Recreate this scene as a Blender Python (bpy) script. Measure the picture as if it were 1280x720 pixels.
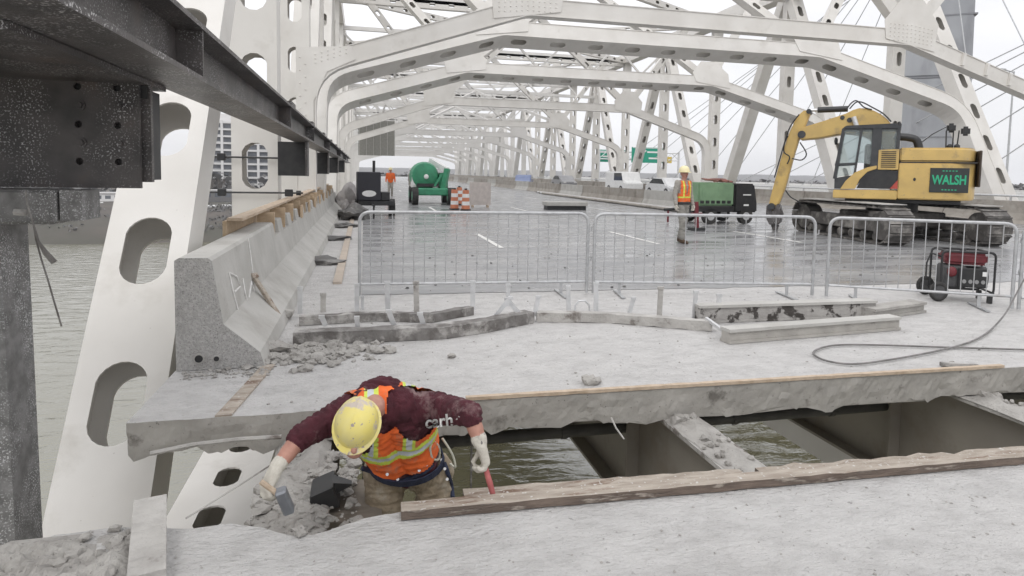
import bpy, bmesh, math, random
from mathutils import Vector, Matrix, noise
random.seed(7)
R = math.radians
for o in list(bpy.data.objects): bpy.data.objects.remove(o)
scn = bpy.context.scene
col = scn.collection
# ------------------------------------------------------------------ camera
FPX, PCX, PCY = 780.0, 640.0, 271.0
YAW, PIT, ROLL, HC = R(13.4), R(4.0), R(1.03), 1.6
cf = Vector((math.sin(YAW)*math.cos(PIT), math.cos(YAW)*math.cos(PIT), -math.sin(PIT)))
_r = Vector((math.cos(YAW), -math.sin(YAW), 0)); _u = _r.cross(cf)
cr = math.cos(ROLL)*_r + math.sin(ROLL)*_u
cu = -math.sin(ROLL)*_r + math.cos(ROLL)*_u
CAM = Vector((0, 0, HC))
cd = bpy.data.cameras.new('camera'); cam = bpy.data.objects.new('camera', cd); col.objects.link(cam)
cd.sensor_width = 36; cd.lens = 36*FPX/1280; cd.shift_y = -(360-PCY)/1280; cd.clip_start = 0.05; cd.clip_end = 4000
m3 = Matrix((cr, cu, -cf)).transposed(); cam.matrix_world = Matrix.Translation(CAM) @ m3.to_4x4()
scn.camera = cam
def ray(x, y): return cf + cr*((x-PCX)/FPX) - cu*((y-PCY)/FPX)
def PZ(x, y, z=0.0): d = ray(x, y); return CAM + d*((z-HC)/d.z)
def PY(x, y, Y): d = ray(x, y); return CAM + d*(Y/d.y)
def PX(x, y, X): d = ray(x, y); return CAM + d*(X/d.x)
# ------------------------------------------------------------------ sky, sun, exposure
world = bpy.data.worlds.new('World'); scn.world = world; world.use_nodes = True
nt = world.node_tree; nt.nodes.clear()
def N(nt, t, **k):
    n = nt.nodes.new(t)
    for a, b in k.items(): setattr(n, a, b)
    return n
sky = N(nt, 'ShaderNodeTexSky', sky_type='NISHITA', sun_disc=False)
sky.sun_elevation = R(48); sky.sun_rotation = R(-35)
b1 = N(nt, 'ShaderNodeBackground'); b1.inputs['Strength'].default_value = 0.07
nt.links.new(sky.outputs[0], b1.inputs['Color'])
# overcast cloud layer: brighter to the zenith, soft uneven cloud base
tc = N(nt, 'ShaderNodeTexCoord'); sx = N(nt, 'ShaderNodeSeparateXYZ'); nt.links.new(tc.outputs['Generated'], sx.inputs[0])
mr = N(nt, 'ShaderNodeMapRange'); mr.inputs['From Min'].default_value = 0.0; mr.inputs['From Max'].default_value = 1.0
mr.inputs['To Min'].default_value = 0.79; mr.inputs['To Max'].default_value = 1.5
nt.links.new(sx.outputs['Z'], mr.inputs['Value'])
nz = N(nt, 'ShaderNodeTexNoise'); nz.inputs['Scale'].default_value = 2.2; nz.inputs['Detail'].default_value = 5
mp = N(nt, 'ShaderNodeMapping'); mp.inputs['Scale'].default_value = (1, 1, 3.5)
nt.links.new(tc.outputs['Generated'], mp.inputs[0]); nt.links.new(mp.outputs[0], nz.inputs['Vector'])
mr2 = N(nt, 'ShaderNodeMapRange'); mr2.inputs['From Min'].default_value = 0.3; mr2.inputs['From Max'].default_value = 0.7
mr2.inputs['To Min'].default_value = 0.9; mr2.inputs['To Max'].default_value = 1.07
nt.links.new(nz.outputs['Fac'], mr2.inputs['Value'])
mu = N(nt, 'ShaderNodeMath', operation='MULTIPLY'); nt.links.new(mr.outputs[0], mu.inputs[0]); nt.links.new(mr2.outputs[0], mu.inputs[1])
b2 = N(nt, 'ShaderNodeBackground'); b2.inputs['Color'].default_value = (0.975, 0.975, 1.0, 1)
nt.links.new(mu.outputs[0], b2.inputs['Strength'])
mx = N(nt, 'ShaderNodeMixShader'); mx.inputs[0].default_value = 0.93
nt.links.new(b1.outputs[0], mx.inputs[1]); nt.links.new(b2.outputs[0], mx.inputs[2])
wo = N(nt, 'ShaderNodeOutputWorld'); nt.links.new(mx.outputs[0], wo.inputs['Surface'])
sl = bpy.data.lights.new('sun', 'SUN'); sl.energy = 0.7; sl.angle = R(25); sl.color = (1, 0.975, 0.94)
so = bpy.data.objects.new('sun', sl); col.objects.link(so)
so.rotation_euler = (R(42), 0, R(-35))
scn.view_settings.view_transform = 'Standard'; scn.view_settings.look = 'None'
scn.view_settings.exposure = 0.34; scn.view_settings.gamma = 1.0; scn.view_settings.use_curve_mapping = False

# ------------------------------------------------------------------ materials
MATS = {}
def mat(name, c, c2=None, rough=0.7, scale=6.0, amt=0.5, bump=0.0, bscale=40.0, dirt=None, dscale=0.8, dlo=0.52, dhi=0.68,
        speck=None, sscale=60.0, slo=0.66, rvar=0.0, metal=0.0, stretch=(1, 1, 1), detail=6, spec=0.5, coat=0.0, local=False, bdist=0.02, stain=None, speck2=None, smask=0.0):
    if name in MATS: return MATS[name]
    m = bpy.data.materials.new(name); m.use_nodes = True; t = m.node_tree; L = t.links.new
    b = t.nodes['Principled BSDF']; b.inputs['Roughness'].default_value = rough; b.inputs['Metallic'].default_value = metal
    b.inputs['Specular IOR Level'].default_value = spec; b.inputs['Coat Weight'].default_value = coat
    if local: src = N(t, 'ShaderNodeTexCoord').outputs['Object']
    else: src = N(t, 'ShaderNodeNewGeometry').outputs['Position']
    mp = N(t, 'ShaderNodeMapping'); mp.inputs['Scale'].default_value = stretch; L(src, mp.inputs[0]); V = mp.outputs[0]
    n1 = N(t, 'ShaderNodeTexNoise'); n1.inputs['Scale'].default_value = scale; n1.inputs['Detail'].default_value = detail; L(V, n1.inputs['Vector'])
    def mixc(fac, a, bb):
        x = N(t, 'ShaderNodeMix', data_type='RGBA'); L(fac, x.inputs[0])
        for s, v in ((x.inputs[6], a), (x.inputs[7], bb)):
            if isinstance(v, tuple): s.default_value = v + (1,)
            else: L(v, s)
        return x.outputs[2]
    def rng(v, lo, hi, tl=0.0, th=1.0):
        x = N(t, 'ShaderNodeMapRange'); L(v, x.inputs[0]); x.inputs[1].default_value = lo; x.inputs[2].default_value = hi
        x.inputs[3].default_value = tl; x.inputs[4].default_value = th; return x.outputs[0]
    c2 = c2 or tuple(v*(1-0.35*amt) for v in c)
    C = mixc(rng(n1.outputs['Fac'], 0.35, 0.65), c, c2)
    if dirt:
        n2 = N(t, 'ShaderNodeTexNoise'); n2.inputs['Scale'].default_value = dscale; n2.inputs['Detail'].default_value = 8; n2.inputs['Roughness'].default_value = 0.65
        L(V, n2.inputs['Vector']); C = mixc(rng(n2.outputs['Fac'], dlo, dhi), C, dirt)
    if stain:   # broad damp stains with their own shape
        n6 = N(t, 'ShaderNodeTexNoise'); n6.inputs['Scale'].default_value = 0.85; n6.inputs['Detail'].default_value = 9; n6.inputs['Roughness'].default_value = 0.72; n6.inputs['Distortion'].default_value = 0.8
        L(V, n6.inputs['Vector']); C = mixc(rng(n6.outputs['Fac'], 0.58, 0.70, 0, 0.40), C, stain)
    if speck:
        n3 = N(t, 'ShaderNodeTexNoise'); n3.inputs['Scale'].default_value = sscale; n3.inputs['Detail'].default_value = 3
        L(src, n3.inputs['Vector']); sf = rng(n3.outputs['Fac'], slo, slo+0.035)
        if smask:
            n9 = N(t, 'ShaderNodeTexNoise'); n9.inputs['Scale'].default_value = smask; n9.inputs['Detail'].default_value = 4; L(src, n9.inputs['Vector'])
            ml = N(t, 'ShaderNodeMath', operation='MULTIPLY'); L(sf, ml.inputs[0]); L(rng(n9.outputs['Fac'], 0.40, 0.62), ml.inputs[1]); sf = ml.outputs[0]
        C = mixc(sf, C, speck)
    if speck2:   # fine pits and crumbs
        n7 = N(t, 'ShaderNodeTexVoronoi'); n7.inputs['Scale'].default_value = 46; L(V, n7.inputs['Vector'])
        n8 = N(t, 'ShaderNodeTexNoise'); n8.inputs['Scale'].default_value = 5; L(src, n8.inputs['Vector'])
        mm = N(t, 'ShaderNodeMath', operation='MULTIPLY'); L(rng(n7.outputs['Distance'], 0.10, 0.22, 0.85, 0), mm.inputs[0]); L(rng(n8.outputs['Fac'], 0.47, 0.6), mm.inputs[1]); C = mixc(mm.outputs[0], C, speck2)
    L(C, b.inputs['Base Color'])
    if rvar:
        n4 = N(t, 'ShaderNodeTexNoise'); n4.inputs['Scale'].default_value = dscale*1.3; n4.inputs['Detail'].default_value = 5; L(V, n4.inputs['Vector'])
        L(rng(n4.outputs['Fac'], 0.35, 0.65, max(0.02, rough-rvar), min(1, rough+rvar)), b.inputs['Roughness'])
    if bump:
        n5 = N(t, 'ShaderNodeTexNoise'); n5.inputs['Scale'].default_value = bscale; n5.inputs['Detail'].default_value = 6; n5.inputs['Roughness'].default_value = 0.6
        L(V, n5.inputs['Vector'])
        bp = N(t, 'ShaderNodeBump'); bp.inputs['Strength'].default_value = bump; bp.inputs['Distance'].default_value = bdist
        L(n5.outputs['Fac'], bp.inputs['Height']); L(bp.outputs[0], b.inputs['Normal'])
    MATS[name] = m; return m
def glass(name, c=(0.6, 0.65, 0.66), rough=0.08, tr=0.0):
    m = bpy.data.materials.new(name); m.use_nodes = True; b = m.node_tree.nodes['Principled BSDF']
    b.inputs['Base Color'].default_value = c + (1,); b.inputs['Roughness'].default_value = rough
    b.inputs['Transmission Weight'].default_value = tr; b.inputs['IOR'].default_value = 1.12 if tr else 1.5
    return m
STEEL = mat('bridge_paint', (0.70, 0.68, 0.645), (0.63, 0.608, 0.57), 0.55, scale=1.2, dirt=(0.50, 0.475, 0.43), dscale=1.6, dlo=0.58, dhi=0.85, bump=0.05, bscale=25, speck=(0.42, 0.39, 0.35), sscale=30, slo=0.74)
STEELF = mat('bridge_paint_far', (0.69, 0.675, 0.65), (0.62, 0.605, 0.58), 0.6, scale=0.6)
DARK = mat('dark_steel', (0.048, 0.044, 0.043), (0.095, 0.085, 0.082), 0.42, scale=5, speck=(0.50, 0.49, 0.49), sscale=95, slo=0.585, smask=3.5, dirt=(0.10, 0.068, 0.052), dscale=2.5, dlo=0.56, dhi=0.8, bump=0.15, bscale=60)
DARKG = mat('grey_steel', (0.21, 0.207, 0.204), (0.12, 0.118, 0.115), 0.6, scale=14, speck=(0.6, 0.6, 0.6), sscale=120, slo=0.57, smask=4.0, bump=0.2, bscale=70)
BLACK = mat('black_paint', (0.018, 0.018, 0.02), (0.03, 0.03, 0.03), 0.45, scale=9)
RUBBER = mat('rubber', (0.022, 0.022, 0.022), (0.05, 0.048, 0.045), 0.8, scale=12, bump=0.1)
CONC = mat('deck_concrete', (0.545, 0.533, 0.52), (0.46, 0.448, 0.435), 0.66, scale=9.0, rvar=0.25, stretch=(1.0, 1.7, 1), speck2=(0.30, 0.29, 0.28), dirt=(0.57, 0.557, 0.542), dscale=3.2, dlo=0.42, dhi=0.62, speck=(0.25, 0.24, 0.23), sscale=24, slo=0.665, smask=1.6, bump=1.0, bscale=24, detail=14, bdist=0.035, stain=(0.36, 0.35, 0.34))
CONCF = mat('broken_concrete', (0.40, 0.385, 0.36), (0.31, 0.295, 0.275), 0.92, scale=7, speck=(0.19, 0.18, 0.17), sscale=45, slo=0.66, bump=0.9, bscale=30, dirt=(0.22, 0.21, 0.195), dscale=2.2, dlo=0.6, dhi=0.75)
CUT = mat('sawn_concrete', (0.40, 0.382, 0.352), (0.32, 0.305, 0.28), 0.8, scale=5, dirt=(0.17, 0.158, 0.142), dscale=3.6, dlo=0.585, dhi=0.66, speck=(0.16, 0.15, 0.14), sscale=40, slo=0.69, bump=0.35, bscale=30)
AGG = mat('exposed_aggregate', (0.50, 0.49, 0.475), (0.37, 0.362, 0.35), 0.9, scale=45, speck=(0.22, 0.215, 0.205), sscale=110, slo=0.60, dirt=(0.36, 0.35, 0.335), dscale=5, bump=0.7, bscale=70)
BARR = mat('barrier_concrete', (0.47, 0.46, 0.435), (0.40, 0.39, 0.365), 0.85, scale=2.2, dirt=(0.34, 0.325, 0.30), dscale=1.7, dlo=0.52, dhi=0.7, bump=0.3, bscale=30, speck=(0.26, 0.25, 0.235), sscale=50, slo=0.7)
ROAD = mat('wet_roadway', (0.215, 0.216, 0.222), (0.275, 0.275, 0.278), 0.27, scale=1.6, rvar=0.16, dirt=(0.35, 0.348, 0.346), dscale=0.9, dlo=0.50, dhi=0.66, bump=0.10, bscale=14, stretch=(0.45, 1.6, 1), speck=(0.10, 0.10, 0.10), sscale=16, slo=0.69)
PAINT = mat('road_paint', (0.78, 0.77, 0.74), (0.6, 0.59, 0.57), 0.6, scale=12)
WOOD = mat('sawn_timber', (0.52, 0.42, 0.32), (0.42, 0.325, 0.235), 0.75, scale=3, stretch=(6, 1.2, 9), bump=0.3, bscale=20)
WOODD = mat('dark_timber_side', (0.19, 0.145, 0.115), (0.095, 0.072, 0.058), 0.7, scale=3, stretch=(1.5, 8, 8), bump=0.7, bscale=14, dirt=(0.38, 0.33, 0.28), dscale=3, dlo=0.56, dhi=0.66)  # darker brown than the top faces
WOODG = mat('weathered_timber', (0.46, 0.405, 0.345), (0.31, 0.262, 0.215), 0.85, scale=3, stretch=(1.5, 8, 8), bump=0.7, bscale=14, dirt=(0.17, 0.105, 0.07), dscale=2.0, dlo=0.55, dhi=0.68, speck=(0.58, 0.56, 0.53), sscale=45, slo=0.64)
PLY = mat('form_plywood', (0.50, 0.385, 0.265), (0.42, 0.31, 0.205), 0.7, scale=4, stretch=(2, 5, 5), bump=0.1)
GALV = mat('galvanised', (0.70, 0.705, 0.71), (0.60, 0.605, 0.61), 0.42, scale=14, metal=0.55, dirt=(0.36, 0.34, 0.32), dscale=3, dlo=0.62, dhi=0.8)
RUST = mat('rusty_steel', (0.21, 0.20, 0.19), (0.11, 0.10, 0.092), 0.75, scale=8, dirt=(0.40, 0.385, 0.365), dscale=3.2, dlo=0.5, dhi=0.6, bump=0.6, bscale=30)
CRUST = mat('steel_with_mortar', (0.46, 0.445, 0.42), (0.35, 0.335, 0.315), 0.85, scale=6, dirt=(0.15, 0.13, 0.115), dscale=3.0, dlo=0.55, dhi=0.63, bump=0.7, bscale=30)
GIRD = mat('girder_paint', (0.31, 0.285, 0.25), (0.25, 0.228, 0.20), 0.6, scale=1.5, dirt=(0.22, 0.19, 0.16), dscale=1.6, bump=0.06)
YEL = mat('machine_yellow', (0.60, 0.415, 0.135), (0.50, 0.345, 0.12), 0.45, scale=2.2, dirt=(0.27, 0.20, 0.11), dscale=2.6, dlo=0.55, dhi=0.75, speck=(0.30, 0.24, 0.15), sscale=22, slo=0.68, coat=0.15)
GREEN = mat('machine_green', (0.05, 0.30, 0.16), (0.04, 0.22, 0.12), 0.45, scale=4)
GREENP = mat('compressor_green', (0.20, 0.32, 0.19), (0.16, 0.26, 0.155), 0.5, scale=3)
WHITE = mat('white_paint', (0.78, 0.78, 0.77), (0.68, 0.68, 0.67), 0.5, scale=5)
RED = mat('dull_red', (0.17, 0.022, 0.03), (0.11, 0.015, 0.02), 0.45, scale=7)
PINK = mat('faded_red_handle', (0.50, 0.16, 0.15), (0.38, 0.10, 0.10), 0.6, scale=20)
ORANGE = mat('safety_orange', (0.85, 0.16, 0.03), (0.68, 0.12, 0.025), 0.8, scale=18, dirt=(0.46, 0.20, 0.12), dscale=12, bump=0.25, bscale=60)
LIME = mat('reflective_lime', (0.62, 0.72, 0.10), (0.5, 0.6, 0.08), 0.5, scale=20)
SILVER = mat('reflective_silver', (0.55, 0.58, 0.62), (0.45, 0.47, 0.5), 0.4, scale=20)
HOSE = mat('hose', (0.20, 0.19, 0.185), (0.12, 0.115, 0.11), 0.7, scale=10)
TARP = mat('dusty_tarp', (0.15, 0.145, 0.14), (0.09, 0.088, 0.085), 0.75, scale=4, bump=0.3, bscale=12, dirt=(0.28, 0.27, 0.255), dscale=3)
MAROON = mat('maroon_knit', (0.085, 0.018, 0.027), (0.055, 0.012, 0.018), 0.95, scale=14, bump=0.5, bscale=110, dirt=(0.27, 0.19, 0.185), dscale=8, dlo=0.53, dhi=0.72)
TAN = mat('tan_work_trousers', (0.33, 0.27, 0.19), (0.25, 0.20, 0.14), 0.95, scale=10, bump=0.5, bscale=70, dirt=(0.46, 0.42, 0.35), dscale=7, dlo=0.52, dhi=0.72)
GREYCL = mat('grey_jacket', (0.36, 0.34, 0.30), (0.28, 0.26, 0.235), 0.95, scale=9, bump=0.3, bscale=50)
SKIN = mat('skin', (0.46, 0.24, 0.18), (0.38, 0.19, 0.145), 0.55, scale=25, bump=0.1, bscale=80)
GLOVE = mat('dusty_glove', (0.62, 0.59, 0.52), (0.48, 0.45, 0.39), 0.95, scale=16, bump=0.5, bscale=90, dirt=(0.17, 0.16, 0.14), dscale=11, dlo=0.6, dhi=0.72)
HATY = mat('scuffed_yellow_hat', (0.74, 0.63, 0.17), (0.68, 0.60, 0.26), 0.5, scale=9, dirt=(0.52, 0.45, 0.39), dscale=11.0, dlo=0.52, dhi=0.58, speck=(0.34, 0.28, 0.26), sscale=38, slo=0.66, coat=0.05)
NAVY = mat('navy_webbing', (0.03, 0.038, 0.075), (0.02, 0.025, 0.05), 0.85, scale=30, bump=0.3, bscale=120)
LEATHER = mat('boot_leather', (0.09, 0.055, 0.03), (0.06, 0.035, 0.02), 0.7, scale=20)
BROWN = mat('parapet_concrete', (0.36, 0.335, 0.30), (0.28, 0.255, 0.225), 0.85, scale=2, dirt=(0.2, 0.18, 0.155), dscale=0.9)
PYLON = mat('pylon_concrete', (0.36, 0.37, 0.39), (0.30, 0.31, 0.33), 0.85, scale=0.5, dirt=(0.25, 0.255, 0.27), dscale=0.3, stretch=(1, 1, 0.35))
CABLE = mat('cable_sheath', (0.50, 0.51, 0.52), None, 0.6)
TREEB = mat('winter_bark', (0.10, 0.088, 0.078), (0.14, 0.125, 0.11), 0.95, scale=1)
WOODS = mat('winter_woods', (0.17, 0.165, 0.16), (0.13, 0.128, 0.127), 0.95, scale=0.05)
BANK = mat('river_bank', (0.088, 0.076, 0.065), (0.066, 0.058, 0.05), 0.95, scale=0.08, dirt=(0.07, 0.068, 0.054), dscale=0.02, dlo=0.45, dhi=0.6)
SIGNG = mat('sign_green', (0.012, 0.29, 0.19), (0.012, 0.26, 0.17), 0.5)
CARB = mat('car_blue', (0.10, 0.15, 0.32), None, 0.3, coat=0.5)
GLD = glass('dark_glass', (0.03, 0.035, 0.04), 0.08)
GLC = glass('cab_glass', (0.72, 0.78, 0.78), 0.03, 0.85)
PANE = mat('window_pane', (0.16, 0.17, 0.19), (0.10, 0.11, 0.125), 0.25, scale=0.3)
# water
WATER = bpy.data.materials.new('river_water'); WATER.use_nodes = True
_t = WATER.node_tree; _b = _t.nodes['Principled BSDF']; _b.inputs['Base Color'].default_value = (0.12, 0.112, 0.065, 1); _b.inputs['Roughness'].default_value = 0.06; _b.inputs['IOR'].default_value = 2.3
_g = N(_t, 'ShaderNodeNewGeometry'); _m = N(_t, 'ShaderNodeMapping'); _m.inputs['Scale'].default_value = (0.5, 1.1, 1); _m.inputs['Rotation'].default_value = (0, 0, R(25))
_n = N(_t, 'ShaderNodeTexNoise'); _n.inputs['Scale'].default_value = 0.55; _n.inputs['Detail'].default_value = 5; _n.inputs['Distortion'].default_value = 0.6
_p = N(_t, 'ShaderNodeBump'); _p.inputs['Strength'].default_value = 0.27; _p.inputs['Distance'].default_value = 0.9
_t.links.new(_g.outputs['Position'], _m.inputs[0]); _t.links.new(_m.outputs[0], _n.inputs['Vector']); _t.links.new(_n.outputs['Fac'], _p.inputs['Height']); _t.links.new(_p.outputs[0], _b.inputs['Normal'])

# ------------------------------------------------------------------ builders
class MB:
    def __init__(s): s.v = []; s.f = []; s.mi = []; s.cur = 0
    def add(s, vs, fs):
        k = len(s.v); s.v += [Vector(v) for v in vs]; s.f += [tuple(i+k for i in f) for f in fs]; s.mi += [s.cur]*len(fs); return s
    def hexa(s, p):   # 8 corners: bottom 4 ccw, top 4 ccw
        return s.add(p, [(3, 2, 1, 0), (4, 5, 6, 7), (0, 1, 5, 4), (1, 2, 6, 5), (2, 3, 7, 6), (3, 0, 4, 7)])
    def box(s, c, d, rot=None):
        c = Vector(c); h = Vector(d)/2
        P = [Vector((sx*h.x, sy*h.y, sz*h.z)) for sz in (-1, 1) for sx, sy in ((-1, -1), (1, -1), (1, 1), (-1, 1))]
        if rot is not None:
            if not isinstance(rot, Matrix): rot = Matrix.Rotation(rot, 3, 'Z')
            P = [rot @ p for p in P]
        return s.hexa([c+p for p in P])
    def bb(s, x0, x1, y0, y1, z0, z1): return s.box(((x0+x1)/2, (y0+y1)/2, (z0+z1)/2), (x1-x0, y1-y0, z1-z0))
    def bar(s, p, q, w, h, up=(0, 0, 1)):   # rectangular bar, w sideways, h along up
        p, q = Vector(p), Vector(q); d = (q-p).normalized(); u = Vector(up)
        sd = d.cross(u)
        if sd.length < 1e-4: sd = d.cross(Vector((0, 1, 0)))
        sd.normalize(); u = sd.cross(d)
        o = [(-w/2, -h/2), (w/2, -h/2), (w/2, h/2), (-w/2, h/2)]
        P = [e+sd*a+u*b for e in (p, q) for a, b in o]
        return s.add(P, [(0, 1, 2, 3), (7, 6, 5, 4), (1, 0, 4, 5), (2, 1, 5, 6), (3, 2, 6, 7), (0, 3, 7, 4)])
    def tube(s, path, r, n=8, closed=False, caps=True):
        P = [Vector(p) for p in path]; m = len(P); rs = r if isinstance(r, (list, tuple)) else [r]*m
        k = len(s.v); ref = None; nf = 0
        for i, p in enumerate(P):
            if closed: d = P[(i+1) % m]-P[i-1]
            else: d = P[min(i+1, m-1)]-P[max(i-1, 0)]
            if d.length < 1e-9: d = Vector((0, 0, 1))
            d.normalize()
            if ref is None: ref = d.cross(Vector((0, 0, 1)) if abs(d.z) < 0.9 else Vector((0, 1, 0))).normalized()
            else:
                ref = ref-d*ref.dot(d)
                if ref.length < 1e-6: ref = d.orthogonal()
                ref.normalize()
            b = d.cross(ref)
            for j in range(n):
                a = 2*math.pi*j/n; s.v.append(p+ref*(math.cos(a)*rs[i])+b*(math.sin(a)*rs[i]))
        for i in range(m if closed else m-1):
            i2 = (i+1) % m
            for j in range(n):
                j2 = (j+1) % n; s.f.append((k+i*n+j, k+i*n+j2, k+i2*n+j2, k+i2*n+j)); nf += 1
        if caps and not closed:
            s.f.append(tuple(k+j for j in range(n-1, -1, -1))); s.f.append(tuple(k+(m-1)*n+j for j in range(n))); nf += 2
        s.mi += [s.cur]*nf; return s
    def cyl(s, p, q, r, n=12, r2=None): return s.tube([p, q], [r, r if r2 is None else r2], n)
    def lathe(s, prof, c=(0, 0, 0), n=16, M=None):   # prof: (radius, height)
        c = Vector(c); k = len(s.v); nf = 0
        for r, h in prof:
            for j in range(n):
                a = 2*math.pi*j/n; p = Vector((r*math.cos(a), r*math.sin(a), h)); s.v.append(c+(M @ p if M else p))
        for i in range(len(prof)-1):
            for j in range(n):
                j2 = (j+1) % n; s.f.append((k+i*n+j, k+i*n+j2, k+(i+1)*n+j2, k+(i+1)*n+j)); nf += 1
        s.f.append(tuple(k+j for j in range(n-1, -1, -1))); s.f.append(tuple(k+(len(prof)-1)*n+j for j in range(n))); nf += 2
        s.mi += [s.cur]*nf; return s
    def prism(s, poly, vec):   # poly: 3d points, extruded by vec
        P = [Vector(p) for p in poly]; v = Vector(vec); n = len(P)
        nrm = Vector((0, 0, 0))
        for i in range(n): nrm += P[i].cross(P[(i+1) % n])
        if nrm.dot(v) > 0: P.reverse()
        return s.add(P+[p+v for p in P], [tuple(range(n)), tuple(range(2*n-1, n-1, -1))]+[((i+1) % n, i, i+n, (i+1) % n+n) for i in range(n)])
    def lump(s, c, r, seed=0, sq=(1, 1, 1), sub=1, rough=0.35):
        b = bmesh.new(); bmesh.ops.create_icosphere(b, subdivisions=sub, radius=1)
        rnd = random.Random(seed); off = Vector((rnd.random()*50, rnd.random()*50, rnd.random()*50)); rot = Matrix.Rotation(rnd.random()*6.28, 3, Vector((rnd.random()-.5, rnd.random()-.5, rnd.random()-.5)).normalized())
        P = []
        for v in b.verts:
            k = 1+rough*2*noise.noise(v.co*1.3+off); q = rot @ (v.co*k); P.append(Vector(c)+Vector((q.x*sq[0], q.y*sq[1], q.z*sq[2]))*r)
        s.add(P, [tuple(x.index for x in f.verts) for f in b.faces]); b.free(); return s
    def build(s, name, m, parent=None, smooth=False, bevel=0.0, segs=1):
        me = bpy.data.meshes.new(name); me.from_pydata(s.v, [], s.f); me.update()
        for q in (m if isinstance(m, (list, tuple)) else [m]): me.materials.append(q)
        if isinstance(m, (list, tuple)): me.polygons.foreach_set('material_index', s.mi)
        if bevel:
            b = bmesh.new(); b.from_mesh(me); bmesh.ops.remove_doubles(b, verts=b.verts, dist=1e-5)
            bmesh.ops.bevel(b, geom=[e for e in b.edges if len(e.link_faces) == 2 and e.calc_face_angle(0) > 0.5], offset=bevel, segments=segs, affect='EDGES', clamp_overlap=True)
            b.to_mesh(me); b.free()
        if smooth:
            me.polygons.foreach_set('use_smooth', [True]*len(me.polygons))
            try: me.set_sharp_from_angle(angle=R(40))
            except Exception: pass
        return place(name, me, parent)
def place(name, me, parent=None):
    o = bpy.data.objects.new(name, me); col.objects.link(o)
    if parent: o.parent = parent
    return o
def tag(o, label, cat, group=None):
    o['label'] = label; o['category'] = cat
    if group: o['group'] = group
    return o
def thing(name, label, cat, loc=(0, 0, 0), rz=0.0, group=None):
    o = bpy.data.objects.new(name, None); col.objects.link(o); o.location = loc; o.rotation_euler = (0, 0, rz); o.empty_display_size = 0.2
    return tag(o, label, cat, group)
def struct(o): o['kind'] = 'structure'; return o
def stuff(o): o['kind'] = 'stuff'; return o
def copy_tree(o, parent=None):
    c = o.copy(); col.objects.link(c); c.parent = parent
    for ch in [x for x in bpy.data.objects if x.parent == o]: copy_tree(ch, c)
    return c
def text_mesh(body, size, font_shear=0.0, ext=0.004, bold=0.0):
    cu_ = bpy.data.curves.new('txt', 'FONT'); cu_.body = body; cu_.size = size; cu_.extrude = ext; cu_.align_x = 'CENTER'; cu_.align_y = 'CENTER'; cu_.shear = font_shear; cu_.offset = bold
    t = bpy.data.objects.new('txt', cu_); col.objects.link(t)
    me = bpy.data.meshes.new_from_object(t.evaluated_get(bpy.context.evaluated_depsgraph_get()))
    bpy.data.objects.remove(t); bpy.data.curves.remove(cu_); return me
def basis(o, ux, uy, uz): return Matrix.Translation(Vector(o)) @ Matrix((Vector(ux), Vector(uy), Vector(uz))).transposed().to_4x4()

# perforated plate in local axes: along e (length), across w, thickness t toward nrm
def perf(mb, o, e, w, nrm, L, W, holes, hl, hw, t=0.02, n=6):
    e, w, nrm = Vector(e).normalized(), Vector(w).normalized(), Vector(nrm).normalized(); o = Vector(o)
    if e.cross(w).dot(nrm) < 0: w = -w
    def P(a, b, k=0): return o+e*a+w*b-nrm*(t*k)
    cuts = [0.0]
    for h in holes: cuts += [h-hl*0.75, h+hl*0.75]
    cuts.append(L)
    def quad(a0, a1):
        if a1-a0 > 1e-4: mb.add([P(a0, -W/2), P(a1, -W/2), P(a1, W/2), P(a0, W/2), P(a0, -W/2, 1), P(a1, -W/2, 1), P(a1, W/2, 1), P(a0, W/2, 1)], [(0, 1, 2, 3), (7, 6, 5, 4)])
    for i in range(0, len(cuts), 2): quad(cuts[i], cuts[i+1])
    for h in holes:
        pts = []; r = hw/2; s = max(hl/2-r, 0)
        for j in range(2*n):
            a = -math.pi/2+math.pi*2*(j+0.5)/(2*n); x = math.cos(a)*r; pts.append((x+(s if x > 0 else -s), math.sin(a)*r))
        rc = []
        A, B = hl*0.75, W/2
        for x, y in pts:
            k = min(A/abs(x) if abs(x) > 1e-6 else 1e9, B/abs(y) if abs(y) > 1e-6 else 1e9); rc.append([x*k, y*k])
        for cx, cy in ((A, B), (A, -B), (-A, B), (-A, -B)):
            k = min(range(len(rc)), key=lambda i: (rc[i][0]-cx)**2+(rc[i][1]-cy)**2); rc[k] = [cx, cy]
        m = len(pts)
        V = [P(h+x, y) for x, y in rc]+[P(h+x, y) for x, y in pts]+[P(h+x, y, 1) for x, y in rc]+[P(h+x, y, 1) for x, y in pts]
        F_ = []
        for j in range(m):
            k = (j+1) % m
            F_ += [(j, k, m+k, m+j), (2*m+k, 2*m+j, 3*m+j, 3*m+k), (m+j, m+k, 3*m+k, 3*m+j)]
        mb.add(V, F_)
    mb.add([P(0, -W/2), P(L, -W/2), P(L, -W/2, 1), P(0, -W/2, 1), P(0, W/2), P(L, W/2), P(L, W/2, 1), P(0, W/2, 1)], [(1, 0, 3, 2), (4, 5, 6, 7), (0, 4, 7, 3), (5, 1, 2, 6)])
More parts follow.
